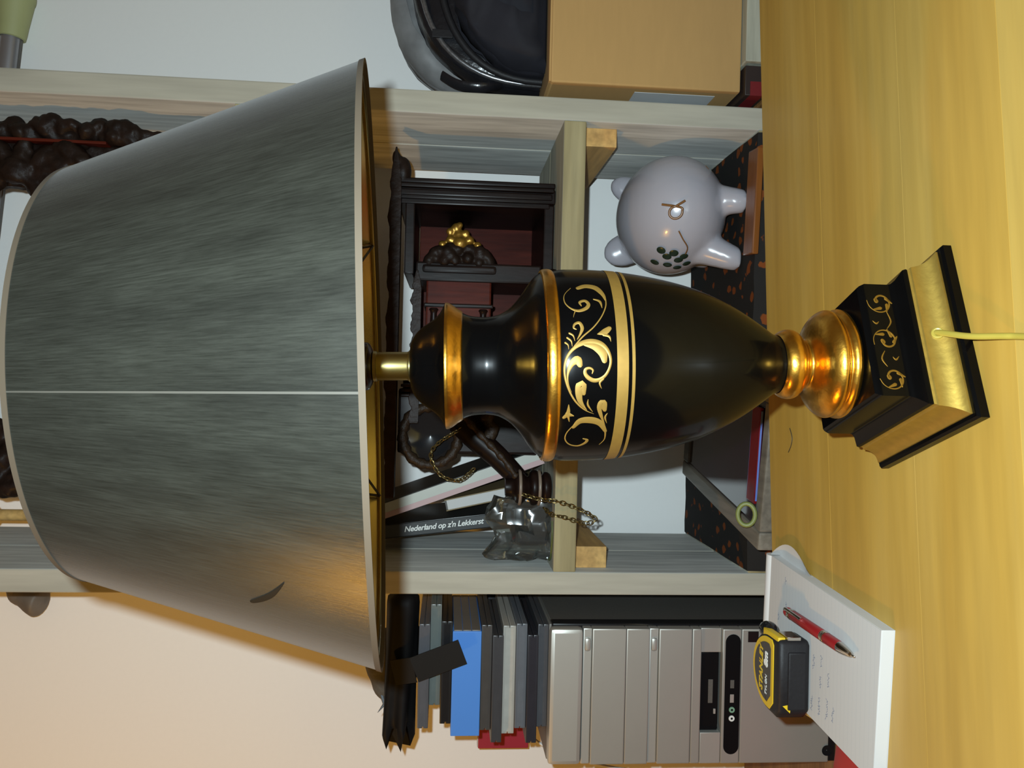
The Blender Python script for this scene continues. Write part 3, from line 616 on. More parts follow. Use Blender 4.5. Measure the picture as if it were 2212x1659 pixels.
# folded umbrella
M_umb = mat('black_nylon', lin(0.004, 0.004, 0.0045), 0.6, var=0.3, scale=80, Specular_IOR_Level=0.15)
um = thing('folded_umbrella', 'black folded umbrella with a loose strap on top of the disc cases', 'umbrella', (-0.40, 1.15, STK))
ub = new(); NA, NX = 36, 22; rows = []
for i in range(NX):
    t = i/(NX-1); row = []
    for k in range(NA):
        a = 2*math.pi*k/NA
        fold = math.cos(5*a + 1.5*t)
        r_ = 0.0235*(1 - 0.10*t)*(1 + (0.05 + 0.16*t**2)*fold)
        if i == 0: r_ *= 0.45
        if i == 1: r_ *= 0.95
        xe = -0.294 - 0.190*t - (0.030*max(0, fold)*t**6)
        if t > 0.97: r_ *= 0.75
        row.append(ub.verts.new((xe, 1.15 + r_*1.1*math.cos(a), STK + 0.0235 + r_*0.97*math.sin(a) + 0.004*t)))
    rows.append(row)
for a, b in zip(rows, rows[1:]):
    for k in range(NA): ub.faces.new((a[k], a[(k+1) % NA], b[(k+1) % NA], b[k]))
ub.faces.new(rows[0][::-1]); ub.faces.new(rows[-1])
link_mesh('canopy', ub, M_umb, um, 50)
sb = new(); c0 = Vector((-0.400, 1.120, STK+0.034)); c1 = Vector((-0.392, 1.108, STK+0.005)); c2 = Vector((-0.366, 1.104, -0.030))
for A, B in ((c0, c1), (c1, c2)):
    dd = (B-A).normalized(); wv = Vector((dd.z, 0, -dd.x)).normalized()*0.0175; th = Vector((0, 0.0009, 0))
    vs = [sb.verts.new(p_ + s1*wv + s2*th) for p_ in (A, B) for s1 in (-1, 1) for s2 in (-1, 1)]
    for f in ((0, 1, 3, 2), (4, 6, 7, 5), (0, 4, 5, 1), (2, 3, 7, 6), (0, 2, 6, 4), (1, 5, 7, 3)): sb.faces.new([vs[i] for i in f])
link_mesh('strap', sb, mat('black_webbing', lin(0.006, 0.0055, 0.005), 0.7, Specular_IOR_Level=0.2), um, 30)
# grey glove-like bundle behind the umbrella
gb = new(); ell(gb, (-0.405, 1.195, STK+0.050), (0.045, 0.03, 0.030)); ell(gb, (-0.435, 1.19, STK+0.045), (0.03, 0.026, 0.024)); ell(gb, (-0.39, 1.205, STK+0.02), (0.05, 0.03, 0.022))
gb = remesh(gb, 0.004, 6)
gl = thing('folded_scarf', 'small grey cloth bundle behind the umbrella, frayed at one end', 'scarf', (-0.41, 1.195, STK))
link_mesh('bundle', gb, mat('grey_knit', lin(0.075, 0.07, 0.06), 0.85, var=0.4, scale=160, bump=0.4), gl, 60)
for i, (dx, dz, ln) in enumerate(((-0.445, 0.046, 0.030), (-0.450, 0.040, 0.036), (-0.452, 0.052, 0.022))):
    tpb = new(); tube(tpb, [(dx, 1.175, STK+dz), (dx-ln*0.5, 1.17, STK+dz-0.004), (dx-ln, 1.168, STK+dz-0.003+0.004*i)], [0.006, 0.005, 0.0006], 6, flat=0.5); link_mesh('fringe', tpb, mat('blue_grey_fringe', lin(0.10, 0.12, 0.14), 0.8), gl, 60)
# crimson book and a little speaker behind the stack, white cable
cb = thing('crimson_book', 'thin crimson book standing behind the disc cases on the tower', 'book', (-0.50, 1.35, TZ))
link_mesh('cover', bx(-0.606, -0.42, 1.342, 1.358, TZ, -0.066, bev=0.0015), mat('crimson_cloth', lin(0.28, 0.012, 0.03), 0.5), cb, 40)
link_mesh('pages', bx(-0.604, -0.43, 1.3445, 1.3555, TZ+0.003, -0.0648), M_paper, cb, 0)
spk = thing('small_speaker', 'small black speaker on the tower beside the shelf post', 'speaker', (-0.365, 1.375, TZ))
link_mesh('cabinet', bx(-0.405, -0.335, 1.338, 1.42, TZ, -0.058, bev=0.004), M_gloss, spk, 40)
sg = new(); lathe(sg, [(0, .001), (0.0008, .018), (0.0022, .026), (0.0008, .029)], 28, T(-0.370, 1.3375, -0.100) @ RX(math.pi/2)); link_mesh('cone', sg, M_rubber, spk, 50)
tag(link_mesh('white_cable', tube(new(), spline([(-0.50, 1.40, TZ+0.004), (-0.545, 1.385, TZ+0.012), (-0.575, 1.37, TZ+0.010), (-0.610, 1.35, -0.185), (-0.64, 1.34, -0.30), (-0.66, 1.34, -0.50), (-0.68, 1.34, -0.556)], 8), 0.0022, 8), M_whitep, smooth=60), 'thin white cable hanging down beside the computer tower', 'cable')

# red stool below the left end of the table
stl = thing('red_stool', 'red padded stool below the left end of the table', 'stool', (-0.50, 0.84, -ZC))
M_red = mat('red_vinyl', lin(0.42, 0.008, 0.008), 0.4)
link_mesh('seat', lathe(new(), dense([(-0.560, .150), (-0.558, .172), (-0.535, .178), (-0.512, .170), (-0.502, .140), (-0.500, .001)], 3), 48, T(-0.50, 0.84, 0), True), M_red, stl, 60)
for a in range(4):
    a = math.radians(45 + 90*a); link_mesh('leg', tube(new(), [(-0.50 + 0.12*math.cos(a), 0.84 + 0.12*math.sin(a), -0.558), (-0.50 + 0.16*math.cos(a), 0.84 + 0.16*math.sin(a), -ZC)], 0.011, 10), M_chrome, stl, 60)

# ------------------------------------------------------------------ right of the shelves: cabinet, board, box, bag
cab2 = thing('side_cabinet', 'low oak cabinet under the cardboard box', 'cabinet', (0.75, 1.26, -ZC))
link_mesh('cabinet_body', bx(0.405, 1.10, 1.09, 1.43, -ZC, -0.446, bev=0.002), M_oak, cab2, 30)
link_mesh('cabinet_top', bx(0.402, 1.11, 1.07, 1.44, -0.446, -0.430, bev=0.002), M_oak, cab2, 30)
for x0 in (0.415, 0.76):
    dr = link_mesh('cabinet_door', bx(x0, x0+0.33, 1.078, 1.091, -ZC+0.05, -0.465, bev=0.002), M_oak, cab2, 30)
    kb = new(); ell(kb, (x0 + (0.305 if x0 < 0.5 else 0.025), 1.070, -0.75), (0.011, 0.011, 0.011)); link_mesh('knob', kb, M_brass, dr, 60)
tag(link_mesh('loose_board', bx(0.452, 1.05, 1.085, 1.40, -0.430, -0.398, bev=0.0015), M_shelf_h), 'greyed wooden board lying under the cardboard box', 'board')
rb = thing('red_book', 'dark book with a red stripe squeezed under the box corner', 'book', (0.428, 1.18, -0.430))
link_mesh('cover', bx(0.407, 0.448, 1.09, 1.28, -0.430, -0.400, bev=0.001), mat('dark_book_cloth', lin(0.02, 0.012, 0.010), 0.5), rb, 40)
link_mesh('red_stripe', bx(0.4065, 0.426, 1.0892, 1.20, -0.4250, -0.4070), mat('dull_red', lin(0.12, 0.006, 0.008), 0.5), rb, 0)
cbx = thing('cardboard_box', 'brown cardboard box beside the right shelf post', 'box', (0.62, 1.24, -0.398))
BX0, BX1, BZ0, BZ1, BY0, BY1 = 0.414, 0.80, -0.397, -0.131, 1.10, 1.385
link_mesh('carton', bx(BX0, BX1, BY0, BY1, BZ0, BZ1, bev=0.003), M_card, cbx, 40)
link_mesh('top_flap', bx(BX0+0.002, BX1-0.002, BY0+0.002, (BY0+BY1)/2-0.001, BZ1-0.0005, BZ1+0.0025, bev=0.0008), M_card, cbx, 40)
link_mesh('top_flap', bx(BX0+0.002, BX1-0.002, (BY0+BY1)/2+0.001, BY1-0.002, BZ1-0.0005, BZ1+0.0025, bev=0.0008), M_card, cbx, 40)
link_mesh('address_label', bx(BX0-0.0006, BX0+0.001, BY0+0.020, BY0+0.16, BZ0+0.03, BZ0+0.145), M_tapew, cbx, 0)
# dark bag on the box
bag = thing('shoulder_bag', 'dark nylon bag with grey back panel and zip on the cardboard box', 'bag', (0.60, 1.24, BZ1+0.0025))
M_navy = mat('navy_nylon', lin(0.010, 0.010, 0.014), 0.75, var=0.5, scale=14, bump=0.3, Specular_IOR_Level=0.2)
M_greyle = mat('worn_grey_leather', lin(0.15, 0.15, 0.15), 0.5, var=0.6, scale=30, bump=0.3)
M_glossn = mat('black_gloss_nylon', lin(0.008, 0.008, 0.010), 0.25, var=0.5, scale=60, bump=0.6)
def souter(cx_, w_, h_, ex=3.0, n=30):
    pts = []
    for i in range(n+1):
        a = math.pi*i/n; c_, s_ = math.cos(a), math.sin(a)
        pts.append((cx_ + w_*math.copysign(abs(c_)**(2/ex), c_), h_*abs(s_)**(2/ex)))
    return pts
def slab(cx_, w_, h_, y0, y1, bev, ex=3.0, amp=0.0):
    b = new(); out = souter(cx_, w_, h_, ex, 44); rings = []; cc = (cx_, h_*0.42)
    stp = [(k/7*math.pi/2, 0) for k in range(8)]
    lv = [(y0 + bev*(1-math.sin(a)), 1 - bev*(1-math.cos(a))/h_*1.6) for a, _ in stp] + [(y0 + bev + (y1-y0-2*bev)*k/4, 1.0) for k in (1, 2, 3)] + [(y1 - bev*(1-math.sin(a)), 1 - bev*(1-math.cos(a))/h_*1.6) for a, _ in stp[::-1]]
    lv = [(y0 - 0.004, 0.02), (y0 - 0.004, 0.3), (y0 - 0.003, 0.55)] + lv[:]
    for yy, sc in lv:
        row = []
        for (x, z_) in out:
            p_ = Vector((cc[0] + (x-cc[0])*sc, yy, BZ1 + 0.003 + max(0, cc[1] + (z_-cc[1])*sc) + 0.0))
            d_ = amp*(noise.noise(p_*28) + 0.6*noise.noise(p_*60)); p_.y += d_; p_.z = max(BZ1 + 0.003, p_.z + d_*0.5)
            row.append(b.verts.new(p_))
        rings.append(row)
    m_ = len(out)
    for a, c_ in zip(rings, rings[1:]):
        for k in range(m_): b.faces.new((a[k], a[(k+1) % m_], c_[(k+1) % m_], c_[k]))
    b.faces.new(rings[-1]); b.faces.new(rings[0][::-1])
    return b
link_mesh('back_panel', slab(0.625, 0.195, 0.232, 1.245, 1.33, 0.028, 2.6, 0.005), M_greyle, bag, 60)
link_mesh('gusset', slab(0.630, 0.193, 0.196, 1.19, 1.262, 0.012, 2.5, 0.004), M_glossn, bag, 60)
link_mesh('front_panel', slab(0.640, 0.196, 0.140, 1.120, 1.215, 0.032, 2.4, 0.012), M_navy, bag, 60)
zp = souter(0.631, 0.190, 0.183, 2.5); zpp = [Vector((x, 1.188, BZ1+0.004+y)) for x, y in zp]
link_mesh('zip', tube(new(), zpp, 0.0040, 8), mat('zip_teeth', lin(0.20, 0.20, 0.21), 0.3, 0.8, var=0.6, scale=300), bag, 60)
zp2 = souter(0.636, 0.194, 0.155, 2.4); zpp = [Vector((x, 1.178, BZ1+0.004+y)) for x, y in zp2]
link_mesh('piping', tube(new(), zpp, 0.0055, 8), M_rubber, bag, 60)
pt = new(); box(pt, 0.500, 0.512, 1.180, 1.184, BZ1+0.135, BZ1+0.165, bev=0.001); link_mesh('zip_pull', pt, M_rubber, bag, 40)
hb = new(); tube(hb, spline([(0.445, 1.20, BZ1+0.06), (0.432, 1.185, BZ1+0.09), (0.436, 1.19, BZ1+0.125), (0.452, 1.20, BZ1+0.15)], 6), 0.008, 8, flat=0.4); link_mesh('strap_loop', hb, M_glossn, bag, 60)

# ------------------------------------------------------------------ lower shelf: cloth, pig, brown strip, framed picture, booklet, ribbon loop
LZ = -0.425
M_cloth, nt, p = nodes('speckled_cloth'); N = nt.nodes.new; L = nt.links.new
tc = N('ShaderNodeTexCoord'); v = N('ShaderNodeTexVoronoi'); v.inputs['Scale'].default_value = 42; L(tc.outputs['Object'], v.inputs['Vector'])
n3 = N('ShaderNodeTexNoise'); n3.inputs['Scale'].default_value = 90; L(tc.outputs['Object'], n3.inputs['Vector'])
n4 = N('ShaderNodeTexNoise'); n4.inputs['Scale'].default_value = 14; L(tc.outputs['Object'], n4.inputs['Vector'])
ad = N('ShaderNodeMath'); ad.operation = 'MULTIPLY_ADD'; ad.inputs[1].default_value = -0.55; L(n3.outputs['Fac'], ad.inputs[0]); L(v.outputs['Distance'], ad.inputs[2])
a2 = N('ShaderNodeMath'); a2.operation = 'MULTIPLY_ADD'; a2.inputs[1].default_value = -0.5; L(n4.outputs['Fac'], a2.inputs[0]); L(ad.outputs[0], a2.inputs[2]); ad = a2
rp = N('ShaderNodeValToRGB'); e = rp.color_ramp.elements; mp_ = N('ShaderNodeMath'); mp_.operation = 'ADD'; mp_.inputs[1].default_value = 0.5; L(ad.outputs[0], mp_.inputs[0]); ad = mp_; e[0].position = 0.235; e[0].color = lin(0.30, 0.070, 0.006); e[1].position = 0.28; e[1].color = lin(0.022, 0.018, 0.015)
L(ad.outputs[0], rp.inputs[0]); L(rp.outputs[0], p.inputs['Base Color']); setp(p, Roughness=0.8)
cl = new(); rows = []
for j in range(16):
    t = j/15
    y = 1.395 - t*0.302 if j < 12 else 1.095; zz = LZ + 0.0025 if j < 12 else LZ - 0.002 - (j-11)*0.03
    if j < 12: y = 1.395 - j/11*0.297
    rows.append([cl.verts.new((XL1+0.004 + (XR0-XL1-0.008)*i/30, y - (0.004*math.sin(i*0.9)*(j-11)*0.25 if j > 11 else 0), zz + 0.0006*math.sin(i*1.7+j) )) for i in range(31)])
for a, b in zip(rows, rows[1:]):
    for k in range(30): cl.faces.new((a[k], a[k+1], b[k+1], b[k]))
ex = bmesh.ops.solidify(cl, geom=cl.faces[:], thickness=0.0012)
tag(link_mesh('shelf_cloth', cl, M_cloth, smooth=60), 'dark cloth with orange specks spread over the lower shelf', 'cloth')
# piggy bank seen from behind
pig = thing('piggy_bank', 'white glazed piggy bank with painted clovers, seen from behind', 'piggy bank', (0.262, 1.20, LZ+0.003))
PC = Vector((0.262, 1.215, -0.333)); PR = (0.087, 0.105, 0.081)
pb = new(); ell(pb, PC, PR, RZ(math.radians(8)), 40, 24)
def leg(bm, x, y, x2, y2): lathe_pts = [Vector((x, y, LZ+0.0035)), Vector((x, y, LZ+0.012)), Vector((x*0.5+x2*0.5, y*0.5+y2*0.5, LZ+0.045)), Vector((x2, y2, PC.z-0.02))]; tube(bm, lathe_pts, [0.0170, 0.0182, 0.0245, 0.042], 20)
leg(pb, 0.272, 1.140, 0.283, 1.185); leg(pb, 0.192, 1.158, 0.222, 1.19)
leg(pb, 0.300, 1.285, 0.29, 1.25); leg(pb, 0.215, 1.300, 0.235, 1.26)
ell(pb, (0.250, 1.322, -0.335), (0.030, 0.022, 0.026))
ell(pb, (0.316, 1.285, -0.284), (0.022, 0.014, 0.032), RY(math.radians(18))); ell(pb, (0.222, 1.290, -0.282), (0.027, 0.014, 0.038), RY(math.radians(-22)))
pb = remesh(pb, 0.0035, 10)
pbody = link_mesh('pig_body', pb, M_ceramic, pig, 80)
def onpig(dx, dz, lift=0.001):      # point on the back of the pig facing the viewer
    yy = 1 - (dx/PR[0])**2 - (dz/PR[2])**2
    return Vector((PC.x+dx, PC.y - PR[1]*math.sqrt(max(yy, 0.0)) - lift, PC.z+dz))
PTX, PTZ = -0.016, 0.020
tl = new(); tube(tl, spline([onpig(PTX + 0.016, PTZ - 0.012, 0.002)] + [onpig(PTX + 0.0085*math.cos(a*0.7), PTZ + 0.0085*math.sin(a*0.7), 0.0035) for a in range(0, 9)] + [onpig(PTX + 0.012, PTZ + 0.018, 0.002)], 4), [0.0017]*41 if False else 0.0017, 8)
link_mesh('tail', tl, M_brownline, pbody, 60)
def clover(cx_, cz_, s):
    for k in range(3):
        a = k*2.1 + 0.4
        c_ = onpig(cx_ + s*math.cos(a), cz_ + s*math.sin(a), 0.0004); nrm = Vector(((c_.x-PC.x)/PR[0]**2, (c_.y-PC.y)/PR[1]**2, (c_.z-PC.z)/PR[2]**2)).normalized()
        link_mesh('clover_leaf', ell(new(), c_, (s*0.9, s*0.9, 0.0012), nrm.to_track_quat('Z', 'Y').to_matrix().to_4x4(), 14, 6), M_green, pbody, 60)
clover(-0.070, 0.026, 0.0075); clover(-0.074, 0.008, 0.0075); clover(-0.077, -0.008, 0.007); clover(0.076, -0.014, 0.008); clover(0.079, 0.002, 0.006)
st_ = new(); tube(st_, spline([onpig(-0.040, 0.012, 0.0003), onpig(-0.050, 0.004, 0.0003), onpig(-0.060, -0.006, 0.0003), onpig(-0.069, -0.006, 0.0003)], 5), 0.0010, 6); link_mesh('clover_stem', st_, M_brownline, pbody, 60); st_ = new(); tube(st_, [onpig(0.056, -0.036, 0.0003), onpig(0.062, -0.034, 0.0003)], 0.0020, 6)
link_mesh('clover_stem', st_, M_brownline, pbody, 60)
tag(link_mesh('wooden_strip', box(new(), -0.074, 0.070, -0.030, 0.006, 0, 0.009, bev=0.002, M=T(0.263, 1.105, LZ+0.0035) @ RZ(math.radians(-5))), mat('brown_lacquer', lin(0.16, 0.055, 0.012), 0.2, var=0.3, scale=12, stretch=(1, 8, 8))), 'glossy brown wooden strip in front of the piggy bank', 'wooden strip')
# framed picture lying flat, sticking out of the shelf
FMx = T(-0.205, 1.005, LZ+0.004) @ RZ(math.radians(-10.2))
fr = thing('framed_picture', 'flat picture in a grey-brown frame lying on the lower shelf', 'picture', (FMx @ Vector((0.1, 0.17, 0)))[:])
M_frame = wood('grey_frame', lin(0.11, 0.095, 0.075), lin(0.15, 0.13, 0.10), lin(0.19, 0.165, 0.13), (20, 2, 20), 0.45)
for nm_, a in (('frame_rail', (0, 0.024, 0, 0.345)), ('frame_rail', (0.19, 0.214, 0, 0.345)), ('frame_rail', (0.0245, 0.1895, 0.321, 0.345)), ('frame_rail', (0.0245, 0.1895, 0, 0.02))):
    link_mesh(nm_, bx(*a, 0.0, 0.021, bev=0.003, M=FMx), M_frame, fr, 40)
link_mesh('glazed_print', bx(0.022, 0.192, 0.018, 0.323, 0.004, 0.0165, M=FMx), mat('purple_gloss', lin(0.014, 0.005, 0.012), 0.06, var=0.4, scale=14, Coat_Weight=1.0, Coat_Roughness=0.03, Coat_IOR=1.7), fr, 0)
BKM = FMx @ T(0.055, 0.022, 0.0175) @ RZ(math.radians(3))
bk = thing('red_booklet', 'glossy red booklet with a blue edge lying on the framed picture', 'booklet', (BKM @ Vector((0.06, 0.02, 0)))[:])
link_mesh('cover', bx(0, 0.125, 0, 0.028, 0.0008, 0.0050, bev=0.0008, M=BKM), mat('red_gloss', lin(0.13, 0.006, 0.010), 0.18), bk, 30)
link_mesh('page_edge', bx(0.004, 0.121, -0.0012, 0.03, 0.0020, 0.0042, M=BKM), mat('blue_edge', lin(0.10, 0.16, 0.42), 0.3), bk, 0)
rl = new(); tube(rl, [Vector((-0.160 + 0.014*math.cos(a*math.pi/10), 1.0 + 0.004*math.sin(a*math.pi/10), LZ + 0.034 + 0.010*math.sin(a*math.pi/10))) for a in range(20)], 0.0030, 8, True)
rlo = thing('ribbon_loop', 'small olive green ribbon loop standing on the picture frame', 'ribbon', (-0.160, 1.0, LZ+0.022))
rlo.location = Vector((-0.160, 1.012, LZ + 0.025 + ZC)); ROOT[rlo] = Vector((-0.160, 1.0, LZ + 0.021))
link_mesh('loop', rl, mat('olive_ribbon', lin(0.16, 0.18, 0.05), 0.5), rlo, 60)
kn = new(); ell(kn, (-0.160, 1.0, LZ+0.0245), (0.006, 0.004, 0.0035)); link_mesh('knot', kn, M_rubber, rlo, 60)

# ------------------------------------------------------------------ middle shelf: the wall clock lying on its side
MZ = -0.151
ck = thing('wooden_wall_clock', 'carved dark wooden wall clock lying on its side on the middle shelf', 'clock', (0.06, 1.25, MZ))
link_mesh('cornice', bx(0.262, 0.282, 1.165, 1.365, MZ+0.001, 0.078, bev=0.002), M_clock, ck, 40)
for k, (x0, x1, y0) in enumerate(((0.2835, 0.2905, 1.160), (0.2760, 0.2825, 1.155), (0.2660, 0.2750, 1.160), (0.2560, 0.2640, 1.172))):
    link_mesh('cornice_moulding', bx(x0, x1, y0, 1.36, MZ+0.002+0.002*k, 0.076, bev=0.0022), M_clock, ck, 40)
link_mesh('back_panel', bx(-0.02, 0.262, 1.345, 1.358, MZ+0.003, 0.050, bev=0.001), M_clockred, ck, 40)
link_mesh('side_rail', bx(-0.06, 0.262, 1.175, 1.36, MZ+0.001, MZ+0.016, bev=0.002), M_clock, ck, 40)
link_mesh('side_rail', bx(0.155, 0.262, 1.175, 1.36, 0.052, 0.066, bev=0.002), M_clock, ck, 40)
link_mesh('shelf_block', bx(0.148, 0.176, 1.19, 1.35, MZ+0.016, 0.050, bev=0.003), M_clock, ck, 40)
def fringe(x0, x1, zc_, h, y0, y1, amp, n=70):
    b = new(); up = []; dn = []
    for i in range(n+1):
        t = i/n; x = x0 + (x1-x0)*t
        wv = amp*(0.6*math.sin(t*40) + 0.4*math.sin(t*67+1) + 0.3*math.sin(t*131)); tp = min(1, t*9 + 0.12)
        up.append((x, zc_ + (h/2 + wv*0.6)*tp)); dn.append((x, zc_ - (h/2)*tp))
    prism(b, up + dn[::-1], -y1, -y0, RX(math.pi/2), 0.0008, 1); return b
link_mesh('carved_fringe', fringe(0.330, -0.165, 0.0790, 0.016, 1.150, 1.178, 0.0035), M_carve, ck, 40)
link_mesh('carved_fringe', fringe(0.160, -0.06, 0.0465, 0.013, 1.165, 1.185, 0.004), M_carve, ck, 40)
ca = new(); ell(ca, (0.300, 1.17, 0.070), (0.022, 0.014, 0.012)); ell(ca, (0.318, 1.165, 0.080), (0.012, 0.010, 0.006)); link_mesh('carved_scroll', remesh(ca, 0.003, 3), M_carve, ck, 60)
# movement case with carved pediment and gilded crest
mv = link_mesh('movement_case', bx(0.020, 0.172, 1.195, 1.335, -0.062, 0.034, bev=0.003), M_clockred, ck, 40)
link_mesh('case_moulding', bx(0.160, 0.172, 1.186, 1.335, -0.068, 0.040, bev=0.004), M_clock, mv, 40)
link_mesh('case_moulding', bx(0.110, 0.116, 1.191, 1.335, -0.065, 0.037, bev=0.002), M_clock, mv, 40)
for zz in (-0.050, 0.022):
    cm = new(); lathe(cm, dense([(0.03, .005), (0.035, .007), (0.04, .0045), (0.07, .006), (0.10, .0045), (0.105, .007), (0.108, .005)], 2), 14, T(0, 1.186, zz) @ RY(math.pi/2), True, True); link_mesh('column', cm, M_clock, mv, 50)
pdm = new(); random.seed(3)
for i in range(26):
    a = math.pi*(i/25); ell(pdm, (0.172 + 0.030*math.sin(a)*(0.7+0.3*random.random()), 1.196+0.006*random.random(), -0.014 + 0.046*math.cos(a)), (0.010, 0.010, 0.009), I4, 8, 6)
for i in range(14): ell(pdm, (0.176 + 0.016*random.random(), 1.190+0.006*random.random(), -0.014 + 0.06*(random.random()-0.5)), (0.009, 0.007, 0.008), I4, 8, 6)
box(pdm, 0.168, 0.190, 1.194, 1.22, -0.052, 0.024)
link_mesh('carved_pediment', remesh(pdm, 0.0022, 1), M_carve, mv, 50)
gc = new()
for (x, zz, r_) in ((0.205, -0.014, 0.011), (0.217, -0.012, 0.009), (0.228, -0.008, 0.0075), (0.210, -0.028, 0.007), (0.210, 0.000, 0.007), (0.220, -0.022, 0.006), (0.222, 0.001, 0.006), (0.232, -0.013, 0.005), (0.203, -0.040, 0.006), (0.203, 0.012, 0.006)):
    ell(gc, (x, 1.194 + 0.004*random.random(), zz), (r_, r_*0.8, r_), I4, 10, 8)
link_mesh('gilded_crest', remesh(gc, 0.0018, 1), M_gilt, mv, 50)
# lower bracket end of the clock
br = link_mesh('bracket', bx(-0.104, -0.010, 1.185, 1.335, -0.135, 0.0700, bev=0.004), M_clock, ck, 40)
for k in range(3): link_mesh('bracket_moulding', bx(-0.022+0.007*k, -0.0175+0.007*k, 1.166, 1.33, -0.080, 0.066, bev=0.0015), M_clock, br, 40)
link_mesh('bracket_board', bx(-0.06, 0.03, 1.300, 1.344, MZ+0.003, 0.070, bev=0.002), M_clock, ck, 40)
rg = new(); pts = [Vector((-0.078 + 0.042*math.cos(a*math.pi/24), 1.176, 0.022 + 0.040*math.sin(a*math.pi/24))) for a in range(48)]
tube(rg, pts, [0.0075 + 0.0016*math.sin(i*2.1) for i in range(48)], 10, True); link_mesh('rope_ring', rg, M_rope, br, 60)
rc = new(); lathe(rc, [(0, .001), (0.003, .030), (0.006, .036), (0.001, .040)], 32, T(-0.078, 1.1835, 0.022) @ RX(math.pi/2)); link_mesh('dark_dial_hollow', rc, M_gloss, br, 60)
ar = new(); pts = spline([(-0.055, 1.165, -0.020), (-0.080, 1.158, -0.045), (-0.105, 1.150, -0.075), (-0.135, 1.145, -0.105)], 8)
tube(ar, pts, [0.020 - 0.006*i/len(pts) for i in range(len(pts))], 14); link_mesh('carved_arm', ar, M_clock, ck, 60)
ar = new(); pts = spline([(-0.045, 1.148, -0.022), (-0.072, 1.138, -0.048), (-0.102, 1.130, -0.078), (-0.130, 1.126, -0.100)], 8)
tube(ar, pts, [0.0045 + 0.0014*math.sin(i*1.7) for i in range(len(pts))], 8); link_mesh('rope_moulding', ar, M_rope, ck, 60)
lf = new()
for i in range(9): ell(lf, (-0.045 - 0.006*i, 1.150, -0.062 + 0.005*math.sin(i*1.3)), (0.008, 0.008, 0.008 + 0.003*(i % 2)), I4, 8, 6)
link_mesh('carved_leaf', remesh(lf, 0.0024, 1), M_rope, ck, 50)
ft = new(); lathe(ft, dense([(0.001, .010), (0.004, .020), (0.012, .022), (0.016, .016), (0.022, .024), (0.030, .024), (0.034, .015), (0.042, .022), (0.050, .022), (0.056, .014), (0.066, .012)], 3), 28, T(-0.145, 1.135, MZ), True, True); link_mesh('turned_foot', ft, M_clock, ck, 60)
for zz in (0.019, 0.046):
    rr_ = new(); tube(rr_, [Vector((-0.145 + 0.0235*math.cos(a*math.pi/12), 1.135 + 0.0235*math.sin(a*math.pi/12), MZ + zz)) for a in range(24)], 0.0022, 6, True); link_mesh('pale_ring', rr_, mat('pale_bone', lin(0.16, 0.12, 0.09), 0.4), D.objects['turned_foot'], 60)
for yy_ in (0.075, 0.115):
    pk = new(); lathe(pk, dense([(0, .004), (0.004, .009), (0.012, .010), (0.018, .006), (0.022, .011), (0.030, .008), (0.032, .002)], 2), 16, T(0.20 - yy_*0.6, 1.172, MZ + 0.004) @ RX(math.radians(90)), True, True); link_mesh('turned_peg', pk, M_clock, ck, 60)
def chain(pts, r=0.0036, wire=0.0009):
    P_ = spline(pts, 24); b = new(); acc = 0; last = P_[0]; k = 0
    for i in range(1, len(P_)):
        acc += (P_[i]-P_[i-1]).length
        if acc >= r*1.55:
            acc = 0; tdir = (P_[min(i+1, len(P_)-1)]-P_[i-1]).normalized(); k += 1
            qm = tdir.to_track_quat('X', 'Z').to_matrix().to_4x4() @ RX(math.pi/2*(k % 2) + 0.4)
            tube(b, [P_[i] + (qm @ Vector((r*1.25*math.cos(a*math.pi/5), r*0.8*math.sin(a*math.pi/5), 0))) for a in range(10)], wire, 5, True)
    return b
link_mesh('chain', chain([(-0.150, 1.118, -0.100), (-0.156, 1.100, -0.128), (-0.158, 1.092, -0.152), (-0.165, 1.090, -0.176), (-0.176, 1.091, -0.200), (-0.184, 1.091, -0.206), (-0.187, 1.092, -0.190), (-0.180, 1.092, -0.165), (-0.176, 1.096, -0.146), (-0.170, 1.115, -0.138)]), M_chain, ck, 60)
link_mesh('chain', chain([(-0.060, 1.150, -0.030), (-0.085, 1.135, 0.010), (-0.105, 1.135, 0.020), (-0.130, 1.135, 0.005), (-0.136, 1.135, -0.020), (-0.120, 1.13, -0.040)], 0.003), M_chain, ck, 60)
link_mesh('chain', chain([(0.075, 1.20, -0.063), (0.070, 1.205, -0.100), (0.068, 1.21, -0.133)], 0.0024, 0.0006), M_chain, ck, 60)

# ------------------------------------------------------------------ books, plastic bag, wire
def book(name, label, xb, lean, th, h, d, yf, cov, page, fore=False, spine=None):
    M = T(xb, yf, MZ + 0.0006 + th/2*math.sin(lean)) @ RY(-lean)
    o = thing(name, label, 'book', (xb, yf + d/2, MZ))
    bb = new(); c_ = 0.0016
    box(bb, -th/2, th/2, 0 if not fore else 0.004, c_ if not fore else 0.006, 0.0, h, bev=0.0005, M=M)
    cv = link_mesh('spine', bb, spine or cov, o, 40)
    for s in (-1, 1): link_mesh('cover_board', bx(s*th/2 - (c_ if s > 0 else 0), s*th/2 + (c_ if s < 0 else 0), 0, d, 0, h, bev=0.0004, M=M), cov, o, 40)
    link_mesh('page_block', bx(-th/2+c_, th/2-c_, c_, d-0.004, 0.003, h-0.003, M=M), page, o, 0)
    return o, M
M_bkblack = mat('black_book_cover', lin(0.030, 0.032, 0.033), 0.3)
M_pink = mat('pink_cover', lin(0.38, 0.24, 0.23), 0.45)
M_cream = mat('cream_spine', lin(0.36, 0.36, 0.31), 0.35)
M_dkbrown = mat('dark_brown_cover', lin(0.035, 0.030, 0.024), 0.45)
M_tan = mat('tan_cover', lin(0.17, 0.12, 0.05), 0.6)
